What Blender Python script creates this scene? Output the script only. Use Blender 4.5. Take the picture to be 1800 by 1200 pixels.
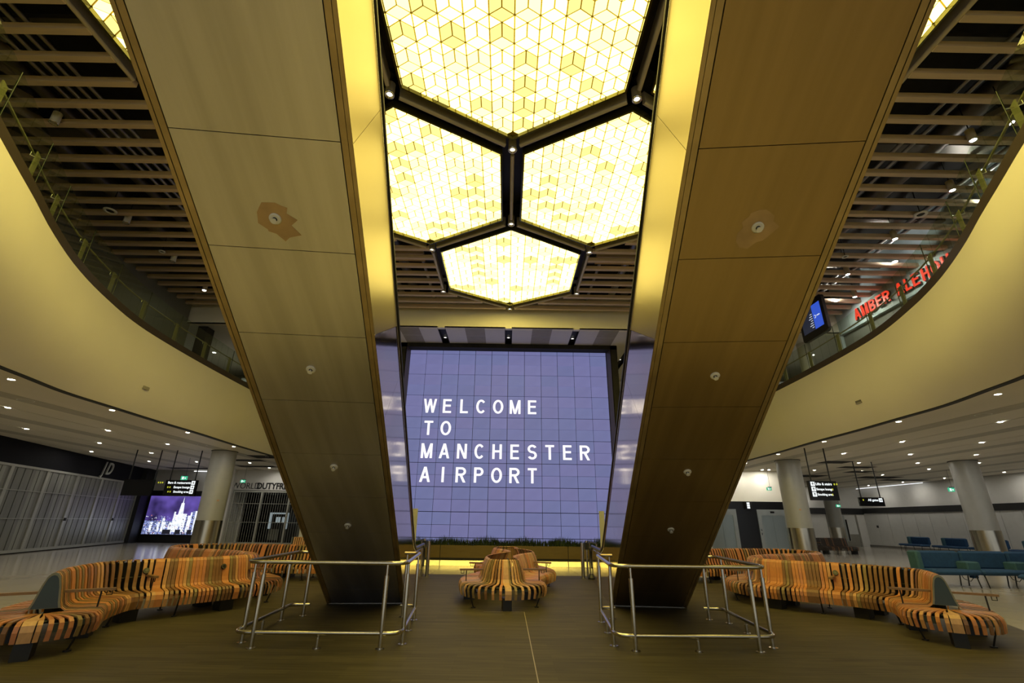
import bpy, bmesh, math, random
import numpy as np
from mathutils import Vector, Matrix
rnd = random.Random(7)
PI = math.pi
R = math.radians
SC = bpy.context.scene
COL = SC.collection
for o in list(bpy.data.objects):
    bpy.data.objects.remove(o)

# ------------------------------------------------------------------ camera, world, exposure
cam_d = bpy.data.cameras.new('camera')
cam_d.sensor_fit = 'HORIZONTAL'
cam_d.sensor_width = 36.0
cam_d.lens = 36.0 * 821.0 / 1800.0
cam_d.clip_start = 0.05
cam_d.clip_end = 300
cam = bpy.data.objects.new('camera', cam_d)
COL.objects.link(cam)
PITCH, YAW, ROLL = R(21.069), R(0.419), R(0.744)
fw = Vector((math.sin(YAW) * math.cos(PITCH), math.cos(YAW) * math.cos(PITCH), math.sin(PITCH)))
rt = Vector((math.cos(YAW), -math.sin(YAW), 0))
up = rt.cross(fw)
r2 = rt * math.cos(ROLL) + up * math.sin(ROLL)
u2 = up * math.cos(ROLL) - rt * math.sin(ROLL)
m3 = Matrix((r2, u2, -fw)).transposed()
cam.matrix_world = Matrix.Translation((0, 0, 1.6)) @ m3.to_4x4()
SC.camera = cam

w = bpy.data.worlds.new('added_ambient')
SC.world = w
w.use_nodes = True
bg = w.node_tree.nodes['Background']
bg.inputs[0].default_value = (0.92, 0.97, 1.0, 1)
bg.inputs[1].default_value = 0.60  # even ambient added through the open rear to brighten soffits, benches and baffles
SC.view_settings.view_transform = 'Standard'
SC.view_settings.look = 'None'
SC.view_settings.exposure = 0.0
SC.view_settings.gamma = 1.0
SC.view_settings.use_curve_mapping = False
SC.cycles.use_denoising = True
SC.cycles.max_bounces = 7
SC.cycles.diffuse_bounces = 5
SC.cycles.glossy_bounces = 4
SC.cycles.transparent_max_bounces = 12
SC.cycles.caustics_reflective = False
SC.cycles.sample_clamp_indirect = 4.0
HEX_GAIN = 1.2      # gain of the honeycomb ceiling lights
LAMP_GAIN = 1.0     # gain of all small downlights

# ------------------------------------------------------------------ materials
def lin(c):
    f = lambda v: v / 12.92 if v <= 0.04045 else ((v + 0.055) / 1.055) ** 2.4
    return tuple(f(v / 255.0) for v in c)

def newmat(name):
    m = bpy.data.materials.new(name)
    m.use_nodes = True
    nt = m.node_tree
    return m, nt, nt.nodes['Principled BSDF']

def mat(name, col, rough=0.5, metal=0.0, var=0.0, scale=(1, 1, 1), bump=0.0, spec=0.5, nscale=4.0, rvar=0.0):
    """Principled surface with a noise that varies its colour, roughness and fine relief."""
    m, nt, b = newmat(name)
    b.inputs['Base Color'].default_value = (*col, 1)
    b.inputs['Roughness'].default_value = rough
    b.inputs['Metallic'].default_value = metal
    b.inputs['Specular IOR Level'].default_value = spec
    tc = nt.nodes.new('ShaderNodeTexCoord')
    mp = nt.nodes.new('ShaderNodeMapping')
    mp.inputs['Scale'].default_value = scale
    nt.links.new(tc.outputs['Object'], mp.inputs['Vector'])
    nz = nt.nodes.new('ShaderNodeTexNoise')
    nz.inputs['Scale'].default_value = nscale
    nz.inputs['Detail'].default_value = 4
    nt.links.new(mp.outputs[0], nz.inputs['Vector'])
    if var:
        cr = nt.nodes.new('ShaderNodeValToRGB')
        cr.color_ramp.elements[0].position = 0.3
        cr.color_ramp.elements[1].position = 0.7
        cr.color_ramp.elements[0].color = (*[c * (1 - var) for c in col], 1)
        cr.color_ramp.elements[1].color = (*[min(1, c * (1 + var)) for c in col], 1)
        nt.links.new(nz.outputs[0], cr.inputs[0])
        nt.links.new(cr.outputs[0], b.inputs['Base Color'])
    if rvar:
        mr = nt.nodes.new('ShaderNodeMapRange')
        mr.inputs['To Min'].default_value = max(0.02, rough - rvar)
        mr.inputs['To Max'].default_value = rough + rvar
        nt.links.new(nz.outputs[0], mr.inputs['Value'])
        nt.links.new(mr.outputs[0], b.inputs['Roughness'])
    if bump:
        bp = nt.nodes.new('ShaderNodeBump')
        bp.inputs['Strength'].default_value = bump
        bp.inputs['Distance'].default_value = 0.01
        nt.links.new(nz.outputs[0], bp.inputs['Height'])
        nt.links.new(bp.outputs[0], b.inputs['Normal'])
    return m

def emit(name, col, strength, base=(0.02, 0.02, 0.02), var=0.0, nscale=1.5, rough=0.4):
    m, nt, b = newmat(name)
    b.inputs['Base Color'].default_value = (*base, 1)
    b.inputs['Roughness'].default_value = rough
    b.inputs['Emission Color'].default_value = (*col, 1)
    b.inputs['Emission Strength'].default_value = strength
    if var:
        tc = nt.nodes.new('ShaderNodeTexCoord')
        nz = nt.nodes.new('ShaderNodeTexNoise')
        nz.inputs['Scale'].default_value = nscale
        nt.links.new(tc.outputs['Object'], nz.inputs['Vector'])
        cr = nt.nodes.new('ShaderNodeValToRGB')
        cr.color_ramp.elements[0].position = 0.3
        cr.color_ramp.elements[1].position = 0.7
        cr.color_ramp.elements[0].color = (*[c * (1 - var) for c in col], 1)
        cr.color_ramp.elements[1].color = (*[c * (1 + var) for c in col], 1)
        nt.links.new(nz.outputs[0], cr.inputs[0])
        nt.links.new(cr.outputs[0], b.inputs['Emission Color'])
    return m

def wood_floor():
    m, nt, b = newmat('wood_floor')
    tc = nt.nodes.new('ShaderNodeTexCoord')
    br = nt.nodes.new('ShaderNodeTexBrick')
    br.inputs['Scale'].default_value = 1.0
    br.inputs['Brick Width'].default_value = 1.2
    br.inputs['Row Height'].default_value = 0.15
    br.inputs['Mortar Size'].default_value = 0.0015
    br.inputs['Color1'].default_value = (0.083, 0.069, 0.039, 1)
    br.inputs['Color2'].default_value = (0.060, 0.050, 0.028, 1)
    br.inputs['Mortar'].default_value = (0.045, 0.037, 0.022, 1)
    nt.links.new(tc.outputs['Object'], br.inputs['Vector'])
    mp = nt.nodes.new('ShaderNodeMapping')
    mp.inputs['Scale'].default_value = (0.8, 16, 1)
    nt.links.new(tc.outputs['Object'], mp.inputs['Vector'])
    nz = nt.nodes.new('ShaderNodeTexNoise')
    nz.inputs['Scale'].default_value = 1.6
    nz.inputs['Detail'].default_value = 6
    nt.links.new(mp.outputs[0], nz.inputs['Vector'])
    cr = nt.nodes.new('ShaderNodeValToRGB')
    cr.color_ramp.elements[0].position = 0.3
    cr.color_ramp.elements[1].position = 0.72
    cr.color_ramp.elements[0].color = (0.62, 0.62, 0.62, 1)
    cr.color_ramp.elements[1].color = (1.3, 1.3, 1.3, 1)
    nt.links.new(nz.outputs[0], cr.inputs[0])
    mx = nt.nodes.new('ShaderNodeMixRGB')
    mx.blend_type = 'MULTIPLY'
    mx.inputs[0].default_value = 1
    nt.links.new(br.outputs[0], mx.inputs[1])
    nt.links.new(cr.outputs[0], mx.inputs[2])
    nt.links.new(mx.outputs[0], b.inputs['Base Color'])
    b.inputs['Roughness'].default_value = 0.6
    b.inputs['Specular IOR Level'].default_value = 0.25
    return m

def tile_floor():
    m, nt, b = newmat('tile_floor')
    tc = nt.nodes.new('ShaderNodeTexCoord')
    br = nt.nodes.new('ShaderNodeTexBrick')
    br.offset = 0.0
    br.inputs['Scale'].default_value = 1.0
    br.inputs['Brick Width'].default_value = 1.2
    br.inputs['Row Height'].default_value = 1.2
    br.inputs['Mortar Size'].default_value = 0.004
    br.inputs['Color1'].default_value = (0.46, 0.42, 0.35, 1)
    br.inputs['Color2'].default_value = (0.42, 0.385, 0.32, 1)
    br.inputs['Mortar'].default_value = (0.30, 0.27, 0.22, 1)
    nt.links.new(tc.outputs['Object'], br.inputs['Vector'])
    nt.links.new(br.outputs[0], b.inputs['Base Color'])
    b.inputs['Roughness'].default_value = 0.16
    return m

def glass(name, tint, gloss=1.0):
    m = bpy.data.materials.new(name)
    m.use_nodes = True
    nt = m.node_tree
    nt.nodes.clear()
    out = nt.nodes.new('ShaderNodeOutputMaterial')
    tr = nt.nodes.new('ShaderNodeBsdfTransparent')
    tr.inputs[0].default_value = (*tint, 1)
    gl = nt.nodes.new('ShaderNodeBsdfGlossy')
    gl.inputs['Roughness'].default_value = 0.01
    gl.inputs[0].default_value = (0.9, 0.95, 0.9, 1)
    fr = nt.nodes.new('ShaderNodeFresnel')
    fr.inputs[0].default_value = 1.52
    ge = nt.nodes.new('ShaderNodeNewGeometry')
    iv = nt.nodes.new('ShaderNodeMath')
    iv.operation = 'SUBTRACT'
    iv.inputs[0].default_value = 1.0
    nt.links.new(ge.outputs['Backfacing'], iv.inputs[1])
    mu = nt.nodes.new('ShaderNodeMath')
    mu.operation = 'MULTIPLY'
    nt.links.new(fr.outputs[0], mu.inputs[0])
    nt.links.new(iv.outputs[0], mu.inputs[1])
    mx = nt.nodes.new('ShaderNodeMixShader')
    nt.links.new(mu.outputs[0], mx.inputs[0])
    nt.links.new(tr.outputs[0], mx.inputs[1])
    nt.links.new(gl.outputs[0], mx.inputs[2])
    nt.links.new(mx.outputs[0], out.inputs[0])
    return m

M = {}
M['wood_floor'] = wood_floor()
M['tile_floor'] = tile_floor()
M['plaster'] = mat('cream_plaster', (0.88, 0.84, 0.70), 0.6, var=0.02, nscale=0.6)
M['white_wall'] = mat('white_wall', (0.72, 0.71, 0.67), 0.55, var=0.02)
M['ceil_panel'] = mat('ceiling_panel', (0.80, 0.75, 0.63), 0.5, var=0.03, scale=(1, 0.2, 1), nscale=1.2)
M['ceil_band'] = mat('ceiling_band', (0.52, 0.49, 0.41), 0.6, var=0.05)
M['black'] = mat('black_matt', (0.012, 0.012, 0.012), 0.6, var=0.1)
M['void'] = mat('void_black', (0.018, 0.017, 0.015), 0.9, var=0.2)
M['black_gloss'] = mat('black_gloss', (0.008, 0.008, 0.009), 0.2, var=0.1)
M['rubber'] = mat('rubber_black', (0.012, 0.012, 0.012), 0.35, var=0.1)
M['soffit'] = mat('brushed_soffit', (0.38, 0.278, 0.148), 0.42, 0.92, var=0.10, scale=(9, 0.5, 0.5), nscale=0.8, rvar=0.06)
M['soffit_grey'] = mat('brushed_soffit_grey', (0.62, 0.60, 0.62), 0.40, 0.92, var=0.12, scale=(7, 0.4, 0.4), nscale=0.8, rvar=0.06)  # greyer copy of the soffit; cool light on that side put into its colour
M['trim'] = mat('brushed_trim', (0.43, 0.33, 0.19), 0.40, 0.85, var=0.16, scale=(3, 3, 3), nscale=1.2, rvar=0.06)
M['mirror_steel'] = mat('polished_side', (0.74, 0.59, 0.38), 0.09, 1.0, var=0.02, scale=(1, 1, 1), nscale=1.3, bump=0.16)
M['film_reflection'] = mat('gold_film_reflection', (0.30, 0.235, 0.100), 0.34, 0.85, var=0.05, scale=(1, 1, 1), nscale=0.8, rvar=0.04)  # gold tone of the film also holds the yellow ceiling reflection
M['patch'] = mat('film_patch', (0.46, 0.33, 0.19), 0.5, 0.5, var=0.15)
M['steel'] = mat('stainless_tube', (0.62, 0.60, 0.55), 0.22, 1.0, var=0.03)
M['steel_clad'] = mat('column_cladding', (0.60, 0.55, 0.44), 0.26, 1.0, var=0.05, scale=(4, 4, 0.3))
M['chrome'] = mat('chrome', (0.75, 0.73, 0.68), 0.12, 1.0, var=0.02)
M['column'] = mat('column_paint', (0.44, 0.44, 0.40), 0.35, 0.1, var=0.03)
M['white_plastic'] = mat('white_plastic', (0.75, 0.75, 0.70), 0.35, var=0.02)
M['baffle'] = mat('ceiling_baffle', (0.66, 0.52, 0.38), 0.5, var=0.06, scale=(0.3, 4, 4))
M['rail_bronze'] = mat('bronze_rail', (0.60, 0.53, 0.38), 0.4, 0.2, var=0.05)
M['olive_frame'] = mat('olive_frame', (0.10, 0.095, 0.03), 0.12, 0.6, var=0.05)
M['frame_dark'] = mat('dark_frame', (0.022, 0.020, 0.017), 0.4, var=0.1)
M['duct'] = mat('duct_metal', (0.16, 0.15, 0.13), 0.4, 0.7, var=0.1)
M['pipe'] = mat('pipe_metal', (0.42, 0.42, 0.42), 0.3, 0.8, var=0.1)
M['curb'] = mat('bronze_channel', (0.075, 0.058, 0.045), 0.42, 0.3, var=0.08)
M['post_steel'] = mat('balcony_post', (0.36, 0.33, 0.16), 0.45, 0.2, var=0.04)
M['glass'] = glass('balustrade_glass', (0.86, 0.91, 0.85))
M['glass_clear'] = glass('clear_glass', (0.86, 0.9, 0.87))
M['glass_edge'] = mat('glass_edge', (0.02, 0.035, 0.02), 0.2, var=0.05)
W_COL = {'wood_orange': (0.50, 0.205, 0.075), 'wood_tan': (0.50, 0.265, 0.125), 'wood_brown': (0.20, 0.100, 0.048),
         'wood_olive': (0.23, 0.160, 0.075), 'wood_rose': (0.46, 0.190, 0.100), 'wood_pale': (0.56, 0.335, 0.185),
         'wood_dark': (0.045, 0.032, 0.022)}
for k_, v_ in W_COL.items():
    M[k_] = mat(k_, v_, 0.42, var=0.10, scale=(9, 9, 3), nscale=3)
M['arm_wood'] = mat('arm_wood', (0.20, 0.115, 0.055), 0.4, var=0.12, scale=(6, 6, 6))
M['end_panel'] = mat('blue_grey_panel', (0.024, 0.046, 0.080), 0.45, var=0.05)
M['end_rim'] = mat('grey_edge', (0.16, 0.17, 0.155), 0.4, var=0.05)
M['black_metal'] = mat('black_metal', (0.014, 0.014, 0.014), 0.42, 0.2, var=0.08)
M['power_blue'] = mat('power_box_blue', (0.07, 0.10, 0.13), 0.5, var=0.05)
M['brass'] = mat('planter_brass', (0.17, 0.122, 0.038), 0.42, 0.7, var=0.06, scale=(0.5, 1, 3))
M['brass_bright'] = mat('planter_plinth', (0.62, 0.56, 0.40), 0.25, 1.0, var=0.10, scale=(1.5, 1, 1))
M['grass'] = mat('grass_blade', (0.022, 0.042, 0.014), 0.55, var=0.35, nscale=8)
M['shutter'] = mat('shutter_slat', (0.33, 0.33, 0.29), 0.38, 0.3, var=0.12, scale=(2, 2, 0.4), nscale=1.5)
M['shutter_b'] = mat('shutter_slat_dim', (0.24, 0.24, 0.215), 0.38, 0.3, var=0.12, scale=(2, 2, 0.4), nscale=1.5)
M['shutter_bar'] = mat('shutter_bar', (0.46, 0.46, 0.41), 0.35, 0.4, var=0.06)
M['fascia_black'] = mat('shop_fascia', (0.007, 0.007, 0.009), 0.7, var=0.1, spec=0.15)
M['lift_steel'] = mat('lift_steel', (0.40, 0.46, 0.46), 0.30, 0.9, var=0.10, scale=(1, 1, 0.3), nscale=1.2)
M['lift_frame'] = mat('lift_frame', (0.42, 0.45, 0.44), 0.34, 0.8, var=0.05)
M['grey_panel'] = mat('grey_wall_panel', (0.60, 0.60, 0.57), 0.5, var=0.03)
M['grey_lower'] = mat('door_kick_panel', (0.26, 0.25, 0.21), 0.5, var=0.04)
M['skirting'] = mat('skirting_grey', (0.20, 0.19, 0.17), 0.5, var=0.04)
M['sofa_blue'] = mat('sofa_blue_fabric', (0.018, 0.068, 0.165), 0.85, var=0.12, nscale=12)
M['sofa_green'] = mat('sofa_green_fabric', (0.045, 0.120, 0.155), 0.85, var=0.10, nscale=12)
M['pale_blue_wall'] = mat('pale_blue_fascia', (0.45, 0.54, 0.56), 0.5, var=0.03)
M['upper_grey'] = mat('upper_grey_wall', (0.17, 0.175, 0.15), 0.6, var=0.06, nscale=1)
M['upper_floor'] = mat('upper_floor', (0.48, 0.45, 0.38), 0.4, var=0.05)
M['kiosk_dark'] = mat('kiosk_dark', (0.02, 0.02, 0.02), 0.4, var=0.08)
M['letter_black'] = mat('letter_black', (0.012, 0.012, 0.012), 0.4, var=0.05)
M['letter_grey'] = mat('letter_grey', (0.50, 0.50, 0.46), 0.35, 0.2, var=0.05)
M['joint'] = mat('joint_line', (0.40, 0.34, 0.20), 0.4, 0.3, var=0.05)
M['vent'] = mat('vent_grille', (0.33, 0.31, 0.25), 0.6, var=0.06)
M['speaker'] = mat('speaker_grille', (0.40, 0.37, 0.30), 0.6, var=0.05)
# lights
M['tile_white'] = emit('tile_white', (1.0, 0.80, 0.18), 4.4 * HEX_GAIN, (0.8, 0.75, 0.6))
M['tile_mid'] = emit('tile_mid', (1.0, 0.82, 0.23), 2.6 * HEX_GAIN, (0.8, 0.75, 0.5))
M['tile_yellow'] = emit('tile_yellow', (1.0, 0.80, 0.22), 1.25 * HEX_GAIN, (0.8, 0.7, 0.4))
M['tile_line'] = mat('tile_joint', (0.34, 0.24, 0.04), 0.5, var=0.05)
M['lamp'] = emit('lamp_disc', (1.0, 0.96, 0.88), 340 * LAMP_GAIN)
M['lamp_dim'] = emit('lamp_disc_dim', (1.0, 0.96, 0.88), 1.6 * LAMP_GAIN)
M['lamp_can'] = emit('lamp_disc_can', (1.0, 0.97, 0.90), 110 * LAMP_GAIN)
M['lamp_strong'] = emit('lamp_wallwash', (1.0, 0.93, 0.76), 60 * LAMP_GAIN)
M['strip'] = emit('strip_light', (0.95, 0.97, 1.0), 2.0)
M['spot_face'] = emit('spot_face', (1.0, 0.97, 0.85), 3.0)
LED = [(0.140, 0.152, 0.325), (0.148, 0.150, 0.322), (0.136, 0.152, 0.320), (0.152, 0.155, 0.335), (0.144, 0.147, 0.315), (0.132, 0.146, 0.310)]
for i_, c_ in enumerate(LED):
    M['led%d' % i_] = emit('led_panel_%d' % i_, c_, 1.08, (0.004, 0.004, 0.006), var=0.07, nscale=1.2, rough=0.6)
M['letter_white'] = emit('led_letter', (1.0, 0.96, 1.0), 1.15)
M['red_neon'] = emit('red_letter', (1.0, 0.045, 0.018), 1.25)
M['sign_white'] = emit('sign_white', (0.95, 1.0, 1.0), 1.0)
M['sign_yellow'] = emit('sign_yellow', (0.75, 0.75, 0.04), 0.7)
M['sign_green'] = emit('sign_green', (0.05, 0.62, 0.32), 0.8)
M['screen_blue'] = emit('screen_blue', (0.035, 0.10, 0.62), 0.9)
M['screen_dark'] = emit('screen_dark', (0.012, 0.016, 0.03), 1.0)
M['text_dim'] = emit('screen_text', (0.7, 0.75, 0.9), 0.7)
M['sky_violet'] = emit('poster_sky', (0.115, 0.075, 0.36), 0.85, var=0.75, nscale=0.9)
M['city_white'] = emit('poster_city_white', (0.85, 0.9, 1.0), 1.15, var=0.25, nscale=5)
M['city_blue'] = emit('poster_city_blue', (0.20, 0.24, 0.50), 0.9, var=0.95, nscale=9)
M['city_dark'] = emit('poster_city_dark', (0.012, 0.012, 0.02), 1.0)
M['city_red'] = emit('poster_city_red', (0.75, 0.25, 0.22), 0.9)
M['shop_dim'] = emit('shop_inner_light', (0.5, 0.6, 0.62), 0.45)

# ------------------------------------------------------------------ object helpers
def link(o, parent=None):
    COL.objects.link(o)
    if parent is not None:
        o.parent = parent
        o.matrix_parent_inverse = Matrix.Translation(parent_world(parent)).inverted()
    return o

def parent_world(p):
    return Vector(p.get('_w', (0, 0, 0)))

def tag(o, label=None, cat=None, group=None, kind=None):
    if label: o['label'] = label
    if cat: o['category'] = cat
    if group: o['group'] = group
    if kind: o['kind'] = kind
    return o

def thing(name, label, cat, loc=(0, 0, 0), group=None):
    o = bpy.data.objects.new(name, None)
    o.empty_display_size = 0.1
    COL.objects.link(o)
    o.location = loc
    o['_w'] = tuple(float(v) for v in loc)
    return tag(o, label, cat, group)

def struct_root(name):
    o = bpy.data.objects.new(name, None)
    COL.objects.link(o)
    o['_w'] = (0.0, 0.0, 0.0)
    o['kind'] = 'structure'
    return o

class MB:
    """Collects polygons in world coordinates and links them as one mesh object."""
    def __init__(s):
        s.v = []; s.f = []; s.mi = []; s.cur = 0; s.smooth = []
    def add(s, vs, fs, smooth=False):
        n = len(s.v)
        s.v += [tuple(p) for p in vs]
        for f in fs:
            s.f.append(tuple(i + n for i in f)); s.mi.append(s.cur); s.smooth.append(smooth)
        return s
    def box(s, c, d, rz=0.0, ax=None):
        hx, hy, hz = d[0] / 2, d[1] / 2, d[2] / 2
        vs = []
        if ax is None:
            cs, sn = math.cos(rz), math.sin(rz)
            ax = (Vector((cs, sn, 0)), Vector((-sn, cs, 0)), Vector((0, 0, 1)))
        c = Vector(c)
        for z in (-hz, hz):
            for x, y in ((-hx, -hy), (hx, -hy), (hx, hy), (-hx, hy)):
                vs.append(c + ax[0] * x + ax[1] * y + ax[2] * z)
        return s.add(vs, [(3, 2, 1, 0), (4, 5, 6, 7), (0, 1, 5, 4), (1, 2, 6, 5), (2, 3, 7, 6), (3, 0, 4, 7)])
    def bx(s, x0, x1, y0, y1, z0, z1):
        return s.box(((x0 + x1) / 2, (y0 + y1) / 2, (z0 + z1) / 2), (abs(x1 - x0), abs(y1 - y0), abs(z1 - z0)))
    def quad(s, a, b, c, d):
        return s.add([a, b, c, d], [(0, 1, 2, 3)])
    def poly(s, pts):
        return s.add(pts, [tuple(range(len(pts)))])
    def prism(s, pts, z0, z1):
        n = len(pts)
        vs = [(p[0], p[1], z0) for p in pts] + [(p[0], p[1], z1) for p in pts]
        fs = [tuple(range(n))[::-1], tuple(range(n, 2 * n))] + [(i, (i + 1) % n, n + (i + 1) % n, n + i) for i in range(n)]
        return s.add(vs, fs)
    def tube(s, path, r, n=10, cap=True):
        P = [Vector(p) for p in path]
        rs = r if isinstance(r, (list, tuple)) else [r] * len(P)
        vs = []; fs = []
        prev = None
        for i, p in enumerate(P):
            t = (P[min(i + 1, len(P) - 1)] - P[max(i - 1, 0)]).normalized()
            if prev is None:
                a = Vector((0, 0, 1)) if abs(t.z) < 0.9 else Vector((1, 0, 0))
                u = t.cross(a).normalized()
            else:
                u = (prev - t * prev.dot(t)).normalized()
            prev = u
            v_ = t.cross(u)
            for k in range(n):
                a = 2 * PI * k / n
                vs.append(p + (u * math.cos(a) + v_ * math.sin(a)) * rs[i])
        for i in range(len(P) - 1):
            for k in range(n):
                a = i * n + k; b = i * n + (k + 1) % n
                fs.append((a, b, b + n, a + n))
        s.add(vs, fs, True)
        if cap:
            s.add(vs[:n], [tuple(range(n))[::-1]])
            s.add(vs[-n:], [tuple(range(n))])
        return s
    def cyl(s, c, r, z0, z1, n=16, r1=None):
        return s.tube([(c[0], c[1], z0), (c[0], c[1], z1)], [r, r if r1 is None else r1], n)
    def build(s, name, mats, parent=None, fix=False):
        me = bpy.data.meshes.new(name)
        me.from_pydata([tuple(v) for v in s.v], [], s.f)
        if not isinstance(mats, (list, tuple)): mats = [mats]
        for m in mats: me.materials.append(m)
        me.polygons.foreach_set('material_index', s.mi)
        me.polygons.foreach_set('use_smooth', s.smooth)
        me.update()
        if fix:
            bm = bmesh.new(); bm.from_mesh(me)
            bmesh.ops.recalc_face_normals(bm, faces=bm.faces)
            bm.to_mesh(me); bm.free()
        o = bpy.data.objects.new(name, me)
        return link(o, parent)

def inst(name, me, m4, parent):
    o = bpy.data.objects.new(name, me)
    COL.objects.link(o)
    if parent is not None:
        o.parent = parent
        o.matrix_parent_inverse = Matrix.Translation(parent_world(parent)).inverted()
    o.matrix_basis = m4
    return o

def solid(name, c, d, m, parent=None, rz=0.0):
    return MB().box(c, d, rz).build(name, m, parent)

def single(name, label, cat, mb, m, group=None):
    return tag(mb.build(name, m), label, cat, group)

FONT = bpy.data.fonts.load('<builtin>') if '<builtin>' in [f.filepath for f in bpy.data.fonts] else None
def text_mesh(txt, size, depth=0.0, bold=0.0, align='CENTER', shear=0.0, squeeze=1.0):
    """Mesh of a text lying in the XZ plane, facing -Y, baseline at z = 0."""
    cu = bpy.data.curves.new('lettering', 'FONT')
    cu.body = txt; cu.size = size; cu.align_x = align; cu.extrude = depth / 2; cu.offset = bold; cu.shear = shear
    cu.resolution_u = 3
    o = bpy.data.objects.new('lettering', cu)
    COL.objects.link(o)
    dg = bpy.context.evaluated_depsgraph_get()
    me = bpy.data.meshes.new_from_object(o.evaluated_get(dg))
    bpy.data.objects.remove(o)
    bpy.data.curves.remove(cu)
    me.transform(Matrix.Rotation(PI / 2, 4, 'X') @ Matrix.Diagonal((squeeze, 1, 1, 1)))
    return me

def put_text(name, txt, size, loc, m, parent, rz=0.0, depth=0.0, bold=0.0, align='CENTER', shear=0.0, squeeze=1.0):
    me = text_mesh(txt, size, depth, bold, align, shear, squeeze)
    me.materials.clear(); me.materials.append(m)
    for p in me.polygons: p.material_index = 0
    return inst(name, me, Matrix.Translation(loc) @ Matrix.Rotation(rz, 4, 'Z'), parent)

def glyph(ch, w, h, t, dep=0.008):
    """Bold sans capital made of flat pieces, in the XZ plane facing -Y; origin at its lower corner."""
    mb = MB()
    def poly(pts):
        n = len(pts)
        mb.add([(x, -dep / 2, z) for x, z in pts] + [(x, dep / 2, z) for x, z in pts], [tuple(range(n)), tuple(range(n, 2 * n))[::-1]] + [(i, n + i, n + (i + 1) % n, (i + 1) % n) for i in range(n)])
    def rect(x0, x1, z0, z1): poly([(x0, z0), (x1, z0), (x1, z1), (x0, z1)])
    def slant(x0, z0, x1, z1, k=1.0):
        hw = t * 0.5 * k * math.hypot(x1 - x0, z1 - z0) / abs(z1 - z0)
        p = [(x0 - hw, z0), (x0 + hw, z0), (x1 + hw, z1), (x1 - hw, z1)]
        poly(p if z1 > z0 else p[::-1])
    def arc(cx, cz, rx, rz, a0, a1, n=20, k=1.0):
        for i in range(n):
            a, b = a0 + (a1 - a0) * i / n, a0 + (a1 - a0) * (i + 1) / n
            o = [(cx + rx * math.cos(v), cz + rz * math.sin(v)) for v in (a, b)]
            q = [(cx + (rx - t * k) * math.cos(v), cz + (rz - t * 0.88 * k) * math.sin(v)) for v in (b, a)]
            poly(o + q if a1 > a0 else (o + q)[::-1])
    s = t * 0.86
    if ch in 'ELHTIRPBMNUJD':
        if ch == 'T': rect(w / 2 - t / 2, w / 2 + t / 2, 0, h)
        elif ch == 'I': rect(w / 2 - t / 2, w / 2 + t / 2, 0, h)
        elif ch == 'U': rect(0, t, w / 2, h); rect(w - t, w, w / 2, h)
        else: rect(0, t, 0, h)
    if ch == 'E': rect(t, w, 0, s); rect(t, w, h - s, h); rect(t, w * 0.93, h * 0.53 - s / 2, h * 0.53 + s / 2)
    if ch == 'L': rect(t, w, 0, s)
    if ch == 'T': rect(0, w, h - s, h)
    if ch == 'H': rect(w - t, w, 0, h); rect(t, w - t, h * 0.52 - s / 2, h * 0.52 + s / 2)
    if ch == 'N': rect(w - t, w, 0, h); slant(w - t * 0.62, 0, t * 0.62, h)
    if ch == 'M': rect(w - t, w, 0, h); slant(w / 2, 0, t * 0.55, h, 0.95); slant(w / 2, 0, w - t * 0.55, h, 0.95)
    if ch == 'W':
        for a, b in ((0.27, 0.07), (0.27, 0.5), (0.73, 0.5), (0.73, 0.93)): slant(w * a, 0, w * b, h, 0.92)
    if ch == 'A': slant(t * 0.55, 0, w / 2, h); slant(w - t * 0.55, 0, w / 2, h); rect(w * 0.22, w * 0.78, h * 0.24, h * 0.24 + s)
    if ch == 'O': arc(w / 2, h / 2, w / 2, h / 2, 0, 2 * PI, 36)
    if ch == 'C': arc(w / 2, h / 2, w / 2, h / 2, R(42), R(318), 30)
    if ch == 'U': arc(w / 2, w / 2, w / 2, w / 2, PI, 2 * PI, 20)
    if ch in 'PR':
        zc = h * 0.72; rz = h * 0.28
        rect(t, w * 0.55, h - s, h); rect(t, w * 0.55, h * 0.44, h * 0.44 + s); arc(w * 0.55, zc, w * 0.45, rz, -PI / 2, PI / 2, 16)
        if ch == 'R': slant(w - t * 0.62, 0, w * 0.52, h * 0.46)
    if ch == 'B':
        for zc, rz in ((h * 0.75, h * 0.25), (h * 0.27, h * 0.27)):
            rect(t, w * 0.55, zc + rz - s, zc + rz); rect(t, w * 0.55, zc - rz, zc - rz + s); arc(w * 0.55, zc, w * 0.45, rz, -PI / 2, PI / 2, 14)
    if ch == 'S':
        rz = h * 0.27 + s * 0.10
        arc(w / 2, h - rz, w / 2, rz, R(25), R(270), 22); arc(w / 2, rz, w / 2, rz, R(90), R(-155), 22)
    return mb
GW = {'W': 0.90, 'M': 0.78, 'I': 0.25, 'O': 0.74, 'C': 0.70, 'A': 0.74, 'N': 0.68, 'H': 0.66, 'R': 0.70, 'E': 0.60, 'L': 0.56, 'T': 0.62, 'S': 0.64, 'P': 0.64, 'B': 0.66, 'U': 0.66}
def put_glyph(name, ch, h, x, y, z, m, parent, rz=0.0, t=0.165, dep=0.008, wk=1.0, slot=None):
    w = GW[ch] * h * wk
    mb = glyph(ch, w, h, t * h, dep)
    x_off = -w / 2 if slot is None else slot
    me = bpy.data.meshes.new(name)
    me.from_pydata([(v[0] + x_off, v[1], v[2]) for v in mb.v], [], mb.f)
    me.materials.append(m)
    return inst(name, me, Matrix.Translation((x, y, z)) @ Matrix.Rotation(rz, 4, 'Z'), parent)

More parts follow.
